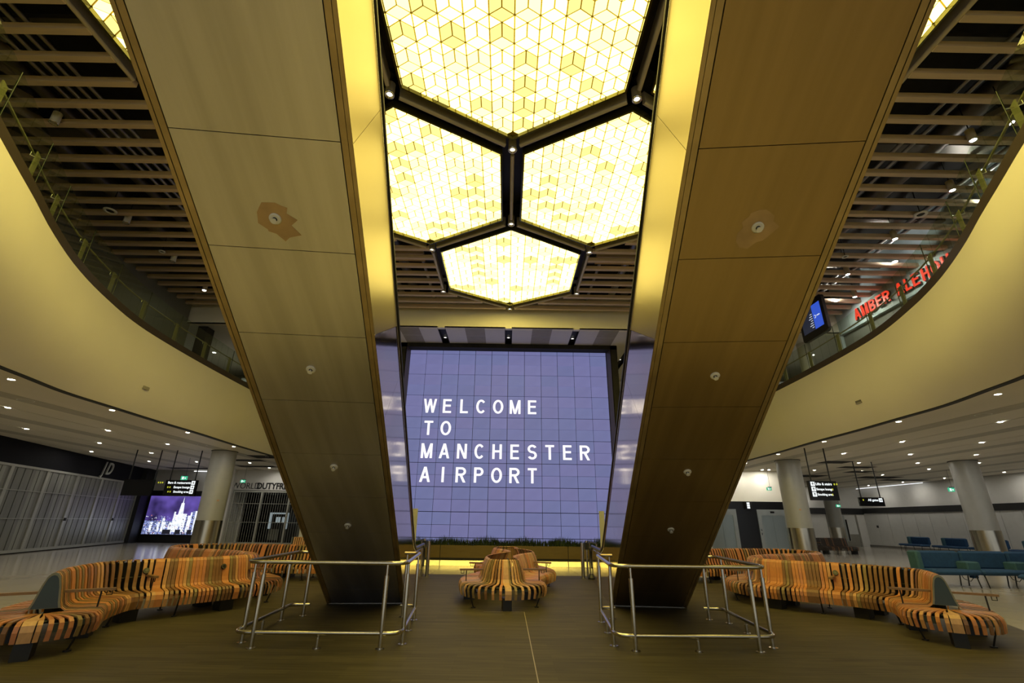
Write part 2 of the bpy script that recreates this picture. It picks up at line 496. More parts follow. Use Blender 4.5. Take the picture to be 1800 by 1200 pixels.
def crom(pts, per=24):
    """Catmull-Rom curve through 2-D or 3-D points."""
    P = [np.array(p, float) for p in pts]
    P = [2 * P[0] - P[1]] + P + [2 * P[-1] - P[-2]]
    out = []
    for i in range(1, len(P) - 2):
        for k in range(per):
            t = k / per
            a, b, c, d = P[i - 1], P[i], P[i + 1], P[i + 2]
            out.append(0.5 * ((2 * b) + (c - a) * t + (2 * a - 5 * b + 4 * c - d) * t * t + (3 * b - a - 3 * c + d) * t ** 3))
    out.append(P[-2])
    return np.array(out)

def resample(c, step):
    d = np.r_[0, np.cumsum(np.hypot(*(c[1:, :2] - c[:-1, :2]).T))]
    n = max(2, int(round(d[-1] / step)))
    s = np.linspace(0, d[-1], n + 1)
    return np.stack([np.interp(s, d, c[:, k]) for k in range(c.shape[1])], 1), d[-1] / n

# ------------------------------------------------------------------ plan curves of the oval void
_T = crom([(-12, 4.6), (-4, 4.8), (0, 5.15), (3, 6.3), (4.5, 7.15), (5.5, 7.72), (6.2, 8.13), (7.1, 8.65), (8.1, 9.25), (9.5, 9.97),
           (11, 10.55), (12.9, 11.08), (15, 11.33), (18, 11.48), (22, 11.53), (30, 11.5)], 8)
_B = crom([(-12, 5.6), (-4, 5.9), (0, 6.35), (3, 7.5), (5.5, 9.0), (7.5, 10.15), (9.3, 10.85), (10.5, 11.15), (12, 11.5), (13.7, 11.62),
           (15.75, 11.75), (18.1, 11.8), (22, 12.0), (30, 12.05)], 8)
XT = lambda y: float(np.interp(y, _T[:, 0], _T[:, 1]))
XB = lambda y: float(np.interp(y, _B[:, 0], _B[:, 1]))
ZG, ZF, ZS, ZC, ZL = 4.66, 6.9, 9.95, 11.7, 9.24
def shop_x(y): return -21.5 - 0.2715 * (y - 22)
YS = [-12 + 0.75 * i for i in range(57)]          # stations along the hall up to Y = 30

# ---- floors
f = struct_root('floor')
MB().bx(-34, 34, -12.5, 46, -0.20, 0.0).build('tile_bed', M['tile_floor'], f)
pts = [(XT(y) - 1.0, y) for y in YS if 5 <= y <= 15.1] + [(9.8, 16.0), (8.0, 16.6)] + [(-8.0, 16.6), (-9.8, 16.0)] + [(-(XT(y) - 1.0), y) for y in reversed(YS) if 5 <= y <= 15.1]  # planks stop out of view; unseen pale tiles left bare there to brighten soffits
MB().prism(pts, -0.01, 0.004).build('plank_field', M['wood_floor'], f)
mb = MB()
mb.bx(0.366, 0.378, -2, 10.1, 0.0, 0.0052)
mb.bx(-0.40, 0.366, 10.09, 10.10, 0.0, 0.0052)
tag(mb.build('trim_1', M['joint']), kind='structure')
uf = struct_root('floor_upper')
for sgn in (-1, 1):
    mb = MB()
    for a, b in zip(YS[:-1], YS[1:]):
        mb.prism([(sgn * (XT(a) + 0.02), a), (sgn * 15.5, a), (sgn * 15.5, b), (sgn * (XT(b) + 0.02), b)][::sgn], ZF - 0.15, ZF)
    mb.build('slab', M['upper_floor'], uf)

# ---- balcony fascias: lofted between the upper and the lower plan curve
for sgn, nm in ((-1, 'wall_left'), (1, 'wall_right')):
    mb = MB()
    ts = [0, 0.12, 0.25, 0.38, 0.5, 0.6, 0.7, 0.78, 0.86, 0.93, 1.0]
    vs = []
    ys = np.linspace(-12, 30, 113)
    for y in ys:
        for t in ts:
            k = t ** 4.0
            x = XT(y) * (1 - k) + XB(y) * k - 0.10 * math.sin(PI * t)
            vs.append((sgn * x, y, 6.95 + (4.6 - 6.95) * t))
    n = len(ts)
    fs = []
    for i in range(len(ys) - 1):
        for j in range(n - 1):
            q_ = (i * n + j, (i + 1) * n + j, (i + 1) * n + j + 1, i * n + j + 1)
            fs.append(q_ if sgn < 0 else q_[::-1])
    mb.add(vs, fs, True)
    root = struct_root(nm + '_balcony')
    mb.build('fascia', M['plaster'], root)
    mb = MB()
    for a, b in zip(ys[:-1], ys[1:]):
        mb.prism([(sgn * (XB(a) - 0.015), a), (sgn * (XB(a) + 0.14), a), (sgn * (XB(b) + 0.14), b), (sgn * (XB(b) - 0.015), b)][::sgn], 4.585, 4.66)
    mb.build('shadow_gap', M['black'], root)

# ---- ground-floor ceiling: long panels with grooves, darker bands between them
ce = struct_root('ceiling')
edges = [15.25, 18.25, 21.1, 23.9, 26.7, 30.3]
for sgn in (-1, 1):
    mb = MB()
    ysg = [y for y in YS if y <= 30]
    for a, b in zip(ysg[:-1], ysg[1:]):
        mb.prism([(sgn * (XB(a) + 0.12), a), (sgn * 15.22, a), (sgn * 15.22, b), (sgn * (XB(b) + 0.12), b)][::sgn], ZG, ZG + 0.04)
    mb.build('ceiling_panel', M['ceil_panel'], ce)
    MB().bx(sgn * 13.45, sgn * 14.05, -12, 30, ZG - 0.006, ZG).build('perforated_band', M['ceil_band'], ce)
    for x0, x1 in zip(edges[:-1], edges[1:]):
        if sgn < 0 and x0 > 26: continue
        yb = 42 if sgn > 0 else 34
        xm = (x0 + x1) / 2
        MB().bx(sgn * (x0 + 0.03), sgn * (x1 - 0.03), -12, yb, ZG, ZG + 0.04).build('ceiling_panel', M['ceil_panel'], ce)
        MB().bx(sgn * (xm - 0.3), sgn * (xm + 0.3), -12, yb, ZG - 0.006, ZG).build('perforated_band', M['ceil_band'], ce)
    MB().bx(sgn * 11.9, sgn * 15.2, 30, 42, ZG, ZG + 0.04).build('ceiling_panel', M['ceil_panel'], ce)
MB().bx(12.2, 32, -12.5, 46, 4.80, 4.85).build('ceiling_void_board', M['void'], ce)
MB().bx(-32, -12.2, -12.5, 46, 4.80, 4.85).build('ceiling_void_board', M['void'], ce)
# missing panels: black sheets under the far panels paint the openings' darkness
for x0, x1, y0, y1 in ((16.2, 17.6, 24.0, 25.0), (18.6, 20.4, 26.2, 27.0), (20.6, 22.0, 28.4, 29.4), (18.9, 21.0, 31.2, 32.6), (23.6, 26.2, 31.6, 32.9), (26.4, 29.5, 33.4, 34.4),
                       (-13.6, -12.2, 25.0, 26.2), (-15.6, -13.8, 26.9, 27.7), (-13.4, -12.3, 28.4, 29.4), (-17.0, -14.6, 30.2, 31.0), (-22.5, -19.6, 32.0, 32.8)):
    MB().bx(x0, x1, y0, y1, ZG - 0.012, ZG - 0.006).build('opening_dark_sheet', M['void'], ce)

# ---- shop wall on the X- side, running obliquely
d_s = Vector((-0.262, 0.965, 0)).normalized()
n_s = Vector((d_s.y, -d_s.x, 0))                 # faces the hall
o_s = Vector((-21.5, 22, 0))
rz_s = math.atan2(d_s.y, d_s.x)
def on_shop(u, z, off=0.0): return o_s + d_s * u + n_s * off + Vector((0, 0, z))
wl = struct_root('wall_shop')
MB().box(on_shop(-8, 4.2, -0.12), (44, 0.2, 1.2), rz_s).build('shop_fascia', M['fascia_black'], wl)
MB().box(on_shop(-8, 2.3, -0.32), (44, 0.2, 4.7), rz_s).build('backing', M['fascia_black'], wl)
MB().box(on_shop(12.1, 2.3, -0.0), (2.0, 0.5, 4.7), rz_s).build('pier', M['black'], wl)
MB().box(on_shop(-17.5, 2.3, -0.1), (20.0, 0.3, 4.7), rz_s).build('pier', M['black'], wl)

# ---- far wall behind the poster and the shop with the grille
wf = struct_root('wall_far')
MB().bx(-27, -18.15, 34.3, 34.5, 0, 4.75).build('wall_panel', M['white_wall'], wf)
MB().bx(-18.5, -11.9, 32.9, 33.1, 3.35, 4.75).build('wall_panel', M['white_wall'], wf)
MB().bx(-18.35, -18.2, 32.6, 34.5, 0, 4.75).build('wall_panel', M['white_wall'], wf)
MB().bx(-25.2, -18.4, 34.05, 34.3, 0, 3.3).build('poster_surround', M['black'], wf)
# shop interior behind the grille
si = struct_root('wall_shop_interior')
MB().bx(-18.2, -8, 38, 38.2, 0, 4.0).build('back_wall', M['kiosk_dark'], si)
MB().bx(-18.2, -8, 33.1, 38, 3.3, 3.4).build('soffit', M['kiosk_dark'], si)
MB().bx(-17.2, -15.9, 36.5, 36.7, 1.9, 2.0).build('shelf_light', M['shop_dim'], si)
MB().bx(-17.2, -17.1, 36.5, 36.7, 0.9, 2.0).build('shelf_light', M['shop_dim'], si)
MB().bx(-16.0, -15.9, 36.5, 36.7, 0.9, 2.0).build('shelf_light', M['shop_dim'], si)
for x in (-16.9, -16.45): MB().bx(x, x + 0.3, 36.9, 37.0, 1.3, 1.7).build('shelf_light', M['shop_dim'], si)
MB().bx(-16.6, -15.9, 35.4, 35.5, 0.2, 0.9).build('shelf_light', M['upper_grey'], si)
MB().bx(-14.9, -12.6, 36.0, 36.4, 0.0, 1.2).build('counter', M['upper_grey'], si)

# ---- wall behind the video wall
MB().bx(-10.6, 10.6, 26, 26.2, 0, ZC).build('wall_back', M['white_wall'])['kind'] = 'structure'
# ---- lift wall on the X+ side
lw = struct_root('wall_lift')
MB().bx(11.9, 17.4, 29.2, 29.4, 2.88, 4.75).build('wall_panel', M['plaster'], lw)
MB().bx(11.9, 17.4, 29.12, 29.4, 0, 2.88).build('black_cladding', M['black_gloss'], lw)
MB().bx(17.2, 17.4, 29.2, 42, 0, 4.75).build('wall_panel', M['white_wall'], lw)
# ---- far wall with the double door, and the long panelled wall
wd = struct_root('wall_doors')
MB().bx(17.4, 30.6, 42.0, 42.2, 0, 4.75).build('wall_panel', M['white_wall'], wd)
MB().bx(17.4, 30.4, 41.9, 42.0, 2.52, 3.0).build('dark_band', M['black'], wd)
MB().bx(17.4, 26.9, 41.96, 42.0, 0.0, 0.14).build('skirting', M['skirting'], wd)
wr = struct_root('wall_panelled')
MB().bx(30.42, 30.6, 10, 42.2, 0, 4.75).build('backing', M['white_wall'], wr)
MB().bx(30.30, 30.42, 10, 42, 2.6, 3.0).build('dark_band', M['black'], wr)
MB().bx(30.33, 30.42, 10, 42, 0.0, 0.16).build('skirting', M['skirting'], wr)
y = 41.9
while y > 20:
    MB().bx(30.36, 30.42, y - 1.28, y - 0.01, 0.17, 2.59).build('wall_board', M['grey_panel'], wr)
    y -= 1.3
MB().bx(30.33, 30.36, 40.55, 40.75, 1.48, 1.66).build('call_point', M['black'], wr)

# ---- double door
d1 = struct_root('door_1')
X0, X1 = 27.25, 29.55
for a, b in ((X0, (X0 + X1) / 2 - 0.01), ((X0 + X1) / 2 + 0.01, X1)):
    leaf = MB().bx(a, b, 41.93, 41.98, 0.02, 2.45).build('door_leaf', M['grey_panel'], d1)
    MB().bx(a + 0.02, b - 0.02, 41.91, 41.93, 0.03, 0.95).build('kick_panel', M['grey_lower'], leaf)
for xx in (28.17, 28.62):
    MB().bx(xx, xx + 0.14, 41.89, 41.93, 0.45, 2.1).build('vision_panel', M['black_gloss'], d1)
    MB().bx(xx + (0.14 if xx > 28.4 else -0.02), xx + (0.16 if xx > 28.4 else 0), 41.88, 41.93, 0.42, 2.12).build('vision_frame', M['white_plastic'], d1)
MB().bx(28.33, 28.62, 41.885, 41.93, 0.4, 2.4).build('meeting_stile', M['lift_frame'], d1)
MB().bx(X0 - 0.12, X0, 41.9, 42, 0, 2.55).build('door_frame', M['grey_lower'], d1)
MB().bx(X1, X1 + 0.14, 41.9, 42, 0, 2.55).build('door_frame', M['grey_lower'], d1)
MB().bx(X0, X1, 41.9, 42, 2.45, 2.55).build('door_frame', M['grey_lower'], d1)

# ---- outer shell behind and around what the hall shows
sh = struct_root('wall_outer')
MB().bx(-34, 34, 46, 46.2, 0, ZC).build('end_wall', M['void'], sh)
MB().bx(-34.2, -34, -12.7, 46, 0, ZC).build('side_wall', M['void'], sh)
MB().bx(34, 34.2, -12.7, 46, 0, ZC).build('side_wall', M['void'], sh)
MB().bx(-34, 34, -12.7, 46, ZC, ZC + 0.2).build('roof_deck', M['void'], sh)

# ---- upper storey walls
uw = struct_root('wall_upper')
MB().bx(-13.75, -13.55, -12, 18.2, ZF, ZC).build('side_wall', M['upper_grey'], uw)
MB().bx(14.07, 14.3, -12, 18.25, 9.13, ZC).build('sign_fascia', M['pale_blue_wall'], uw)
MB().bx(14.2, 14.4, -12, 18.25, ZF, 9.13).build('shop_front', M['upper_grey'], uw)
MB().bx(-17, -11.9, 25.9, 26.1, ZF, ZL).build('end_wall', M['upper_grey'], uw)
MB().bx(11.9, 17, 25.9, 26.1, ZF, ZL).build('end_wall', M['white_wall'], uw)
MB().bx(-17, -13.55, 18.2, 18.4, ZF, ZL).build('return_wall', M['upper_grey'], uw)
MB().bx(-17, -16.8, 18.2, 26, ZF, ZL).build('side_wall', M['upper_grey'], uw)
MB().bx(14.07, 17, 18.25, 18.45, ZF, ZL).build('return_wall', M['pale_blue_wall'], uw)
MB().bx(16.8, 17, 18.2, 26, ZF, ZL).build('side_wall', M['upper_grey'], uw)
MB().bx(-13.3, -12.9, 18.6, 19.1, ZF, ZL).build('dark_frame', M['black'], uw)
MB().bx(-16.7, -12.0, 25.4, 25.9, ZF, 8.25).build('dark_shopfront', M['kiosk_dark'], uw)
MB().bx(-16.7, -12.0, 24.6, 25.9, 8.5, 8.7).build('canopy_edge', M['lift_frame'], uw)

# ---- bulkhead and lower ceiling in front of the video wall
bk = struct_root('ceiling_bulkhead')
MB().bx(-14.07, 14.3, 18.3, 18.5, ZL, 10.9).build('bulkhead', M['plaster'], bk)
slots = [(-5.92, -5.64), (-3.03, -2.73), (-0.16, 0.12), (2.74, 3.0), (5.58, 5.86)]
xs = [-17] + [v for s_ in slots for v in s_] + [17]
for a, b in zip(xs[0::2], xs[1::2]):
    MB().bx(a, b, 18.3, 26, ZL, ZL + 0.06).build('ceiling_panel', M['white_wall'], bk)
for a, b in slots:
    MB().bx(a - 0.05, b + 0.05, 18.35, 26, ZL + 0.16, ZL + 0.22).build('slot_back', M['black'], bk)
    MB().bx(a - 0.02, a, 18.35, 26, ZL, ZL + 0.2).build('slot_side', M['black'], bk)
    MB().bx(b, b + 0.02, 18.35, 26, ZL, ZL + 0.2).build('slot_side', M['black'], bk)
for a, b in ((-4.68, -3.84), (-1.88, -1.04), (1.0, 1.84), (3.86, 4.7)):
    for y0, y1 in ((18.35, 19.2), (19.23, 20.2), (20.23, 21.2)):
        MB().bx(a, b, y0, y1, ZL - 0.004, ZL).build('vent_panel', M['vent'], bk)

# ---- honeycomb geometry of the upper ceiling
HA = 0.3599 * 8.4                    # side of a honeycomb cell
HX, HY = 0.017, 1.0568 * 8.4         # joint where three cells meet
Q3 = math.sqrt(3) / 2
CELLS = [(0, -1.0), (-1, 0.5), (1, 0.5), (0, 2.0), (-2, -1.0), (2, -1.0), (-1, -2.5), (1, -2.5), (0, -4.0), (-2, -4.0), (2, -4.0)]  # rear cells are unseen, added for their light on the fascias
CEN = [(HX + i * Q3 * HA, HY + j * HA) for i, j in CELLS]
def hexv(cx, cy, s): return [(cx, cy + s), (cx + Q3 * s, cy + s / 2), (cx + Q3 * s, cy - s / 2), (cx, cy - s), (cx - Q3 * s, cy - s / 2), (cx - Q3 * s, cy + s / 2)]
def in_hex(x, y, cx, cy, s):
    dx, dy = abs(x - cx), abs(y - cy)
    return dx <= Q3 * s and dx * 0.5 + dy * Q3 <= Q3 * s
# baffles: cut where the honeycomb stands
sl = struct_root('ceiling_baffles')
for i in range(-12, 22):
    yy = 6.10 + 0.5603 * i
    if yy > 17.95: continue
    x = -13.55; run = None
    while x < 14.08:
        free = not any(in_hex(x, yy, cx, cy, HA + 0.02) for cx, cy in CEN)
        if free and run is None: run = x
        if (not free or x >= 14.05) and run is not None:
            if x - run > 0.25:
                MB().bx(run, x, yy - 0.065, yy + 0.065, ZS, ZS + 0.13).build('baffle_slat', M['baffle'], sl)
            run = None
        x += 0.02
# ducts, trays and pipes in the dark void above the baffles
for x, r_, z, m_ in ((-12.4, .25, 11.1, 'duct'), (-11.0, .16, 10.9, 'duct'), (-10.2, .05, 10.55, 'pipe'), (-9.95, .05, 10.55, 'pipe'), (-9.7, .05, 10.55, 'pipe'), (-9.45, .05, 10.55, 'pipe'),
                     (-8.6, .2, 11.2, 'duct'), (-6.6, .3, 11.2, 'duct'), (8.6, .22, 11.1, 'duct'), (9.8, .05, 10.6, 'pipe'), (10.1, .05, 10.6, 'pipe'), (11.2, .28, 11.1, 'duct'), (12.6, .06, 10.6, 'pipe'), (12.9, .06, 10.6, 'pipe'),
                     (-4.6, .12, 10.7, 'pipe'), (-4.1, .18, 10.9, 'duct'), (4.4, .14, 10.8, 'pipe'), (5.0, .2, 11.0, 'duct'), (3.3, .06, 10.5, 'pipe'), (-3.2, .06, 10.5, 'pipe'), (6.7, .25, 11.2, 'duct')):
    MB().tube([(x, -12, z), (x, 18.2, z)], r_, 10).build('duct' if m_ == 'duct' else 'pipe', M[m_], sl)
for yv, z in ((2.0, 10.9), (6.6, 10.8), (9.6, 10.95), (12.6, 10.8), (15.2, 10.7), (16.6, 10.6)):
    MB().bx(-13.5, 14, yv - 0.15, yv + 0.15, z, z + 0.12).build('cable_tray', M['duct'], sl)
for sg in (-1, 1):
    MB().bx(sg * 3.0, sg * 6.0, 13.95, 14.45, ZS + 0.2, ZS + 0.34).build('service_board', M['baffle'], sl)
# bronze blades along the honeycomb edges
bl = struct_root('ceiling_honeycomb')
seen = set()
for cx, cy in CEN:
    vv = hexv(cx, cy, HA)
    for a, b in zip(vv, vv[1:] + vv[:1]):
        key = tuple(sorted(((round(a[0], 2), round(a[1], 2)), (round(b[0], 2), round(b[1], 2)))))
        if key in seen: continue
        seen.add(key)
        A_, B_ = Vector((*a, 0)), Vector((*b, 0))
        t_ = (B_ - A_).normalized()
        mid = (A_ + B_) / 2
        L_ = (B_ - A_).length - 0.42
        MB().box((mid.x, mid.y, 10.16), (L_, 0.07, 0.30), math.atan2(t_.y, t_.x)).tube([mid - t_ * (L_ / 2) + Vector((0, 0, 10.02)), mid + t_ * (L_ / 2) + Vector((0, 0, 10.02))], 0.05, 10).build('edge_blade', M['rail_bronze'], bl)
        MB().box((mid.x, mid.y, 10.72), (L_ + 0.3, 0.56, 0.06), math.atan2(t_.y, t_.x)).build('void_board', M['frame_dark'], bl)

# ------------------------------------------------------------------ hexagonal ceiling lights
SIDE = HA * 0.8875          # side of the lit hexagon
TS = SIDE / 10.0            # side of a small rhombus
CW = TS * math.sqrt(3)      # width of a column of cubes
def clip_hex(poly, s):
    """Sutherland-Hodgman clip of a convex polygon to a pointy hexagon of side s centred at 0."""
    hv = hexv(0, 0, s)
    out = poly
    for i in range(6):
        ax, ay = hv[i]; bx_, by_ = hv[(i + 1) % 6]
        def side(p): return (bx_ - ax) * (p[1] - ay) - (by_ - ay) * (p[0] - ax)
        res = []
        for k in range(len(out)):
            p, q = out[k], out[(k + 1) % len(out)]
            sp, sq = side(p), side(q)
            if sp <= 0: res.append(p)
            if sp * sq < 0:
                t = sp / (sp - sq)
                res.append((p[0] + (q[0] - p[0]) * t, p[1] + (q[1] - p[1]) * t))
        out = res
        if len(out) < 3: return []
    return out
def area(p): return abs(sum(p[i][0] * p[(i + 1) % len(p)][1] - p[(i + 1) % len(p)][0] * p[i][1] for i in range(len(p)))) / 2
def shrink(p, d):
    cx = sum(v[0] for v in p) / len(p); cy = sum(v[1] for v in p) / len(p)
    r = math.sqrt(area(p)) / 2
    k = max(0.2, 1 - d / r)
    return [(cx + (v[0] - cx) * k, cy + (v[1] - cy) * k) for v in p]
_tile_mesh = {}
def tile_object(parent, poly, cx, cy, z, m):
    px = sum(v[0] for v in poly) / len(poly); py = sum(v[1] for v in poly) / len(poly)
    key = (tuple((round(v[0] - px, 3), round(v[1] - py, 3)) for v in poly), m)
    me = _tile_mesh.get(key)
    if me is None:
        mb = MB().prism([(v[0] - px, v[1] - py) for v in poly], 0, 0.012)
        me = bpy.data.meshes.new('rhombus_tile')
        me.from_pydata(mb.v, [], mb.f)
        me.materials.append(M[m])
        _tile_mesh[key] = me
    inst('rhombus_tile', me, Matrix.Translation((cx + px, cy + py, z)), parent)
HEX_LABEL = ['largest honeycomb light, single hexagon straight above between both escalators', 'glowing yellow hexagon beside the X-less escalator, between largest and smallest light',
             'glowing hexagon panel', 'smallest glowing hexagon, last of the honeycomb before the bulkhead', 'sliver', 'sliver', 'hidden', 'hidden', 'hidden', 'hidden', 'hidden']
HEX_LABEL[0] = 'largest glowing yellow hexagon, topmost between the two escalators'
HEX_LABEL[1] = 'glowing yellow hexagon of middle size beside the escalator of the shutter shop side'
HEX_LABEL[2] = 'glowing yellow hexagon of middle size beside the escalator of the lift side'
HEX_LABEL[3] = 'smallest glowing yellow hexagon, just in front of the cream bulkhead'
HEX_LABEL[4] = 'yellow hexagon light of which only a sliver shows outside the shutter side escalator'
HEX_LABEL[5] = 'yellow hexagon light of which only a sliver shows outside the lift side escalator'
ZT = 10.075
for n_, (cx, cy) in enumerate(CEN):
    rng = random.Random(31 + n_)
    lab = HEX_LABEL[n_] if n_ < 6 else 'yellow hexagon light behind the viewer, %s of the unseen ones added for light' % ['first', 'second', 'third', 'fourth', 'fifth'][n_ - 6]
    t = thing('hexagon_light', lab, 'ceiling light', (cx, cy, ZT), 'honeycomb ceiling lights')
    vo, vi = hexv(cx, cy, SIDE + 0.05), hexv(cx, cy, SIDE)
    mb = MB()
    for i in range(6):
        a, b = vo[i], vo[(i + 1) % 6]; c_, d_ = vi[(i + 1) % 6], vi[i]
        mb.prism([a, b, c_, d_][::-1], 9.99, 10.16)
    mb.build('frame', M['olive_frame'], t)
    MB().prism(hexv(cx, cy, SIDE)[::-1], ZT + 0.014, ZT + 0.05).build('backing', M['tile_line'], t)
    tri = MB()
    tri_m = ['tile_white', 'tile_mid', 'tile_yellow']
    for i in range(-6, 6):
        xc = (i + 0.5) * CW
        for j in range(-7, 8):
            y0 = SIDE - 2 * TS * (j + 8)            # T vertex (towards the viewer), B is 2*TS further
            T_ = (xc, y0); B_ = (xc, y0 + 2 * TS); C_ = (xc, y0 + TS)
            RT, RB = (xc + CW / 2, y0 + TS / 2), (xc + CW / 2, y0 + 1.5 * TS)
            LT, LB = (xc - CW / 2, y0 + TS / 2), (xc - CW / 2, y0 + 1.5 * TS)
            r = rng.random()
            cube = 'tile_yellow' if r < 0.27 else ('tile_mid' if r < 0.50 else 'tile_white')
            for k_, P_ in enumerate(([T_, C_, LB, LT], [T_, RT, RB, C_], [C_, RB, B_, LB])):
                q = clip_hex(shrink(P_, 0.014), SIDE - 0.004)
                if len(q) < 3 or area(q) < 0.004: continue
                q = q if (q[1][0] - q[0][0]) * (q[2][1] - q[0][1]) - (q[1][1] - q[0][1]) * (q[2][0] - q[0][0]) > 0 else q[::-1]
                m_ = cube
                if cube == 'tile_yellow' and k_ == 2 and rng.random() < .6: m_ = 'tile_mid'
                if n_ < 6:
                    tile_object(t, q, cx, cy, ZT, m_)
                else:
                    tri.cur = tri_m.index(m_); tri.prism([(v[0] + cx, v[1] + cy) for v in q], ZT, ZT + 0.012)
            for P_ in ([T_, RT, (xc + CW / 2, y0 - TS / 2)], [T_, (xc - CW / 2, y0 - TS / 2), LT]):
                q = clip_hex(shrink(P_, 0.014), SIDE - 0.004)
                if len(q) < 3 or area(q) < 0.002: continue
                q = q if (q[1][0] - q[0][0]) * (q[2][1] - q[0][1]) - (q[1][1] - q[0][1]) * (q[2][0] - q[0][0]) > 0 else q[::-1]
                tri.cur = 0; tri.prism([(v[0] + cx, v[1] + cy) for v in q], ZT, ZT + 0.012)
    tag(tri.build('triangle_tiles', [M[x] for x in tri_m], t), kind='stuff')

# ---- spotlights at the honeycomb joints
joints = [((HX, HY), 'at the joint under the largest hexagon'), ((HX, HY + HA), 'at the joint above the smallest hexagon'),
          ((HX - Q3 * HA, HY - HA / 2), 'at the corner of the largest hexagon, shutter shop side'), ((HX + Q3 * HA, HY - HA / 2), 'at the corner of the largest hexagon, lift side'),
          ((HX - Q3 * HA, HY + 1.5 * HA), 'above the upper corner of the smallest hexagon, shutter shop side'), ((HX + Q3 * HA, HY + 1.5 * HA), 'above the upper corner of the smallest hexagon, lift side'),
          ((HX - Q3 * HA, HY + 2.5 * HA), 'at the lower corner of the smallest hexagon, shutter shop side'), ((HX + Q3 * HA, HY + 2.5 * HA), 'at the lower corner of the smallest hexagon, lift side'),
          ((HX, HY + 3 * HA), 'in front of the bulkhead under the smallest hexagon')]
for (x, y), lb in joints:
    t = thing('spotlight', 'bronze can spotlight ' + lb, 'spotlight', (x, y, 9.98), 'joint spotlights')
    MB().cyl((x, y), 0.10, 10.0, 10.27, 18).build('housing', M['rail_bronze'], t)
    mb = MB(); n = 20
    ring = [(x + r_ * math.cos(2 * PI * k / n), y + r_ * math.sin(2 * PI * k / n), z_) for r_, z_ in ((0.103, 10.0), (0.103, 9.96), (0.078, 9.96), (0.06, 10.0)) for k in range(n)]
    mb.add(ring, [(a * n + k, a * n + (k + 1) % n, (a + 1) * n + (k + 1) % n, (a + 1) * n + k) for a in range(3) for k in range(n)], True)
    mb.build('bezel', M['chrome'], t)
    MB().cyl((x, y), 0.05, 9.992, 9.998, 16).build('lens', M['spot_face'], t)

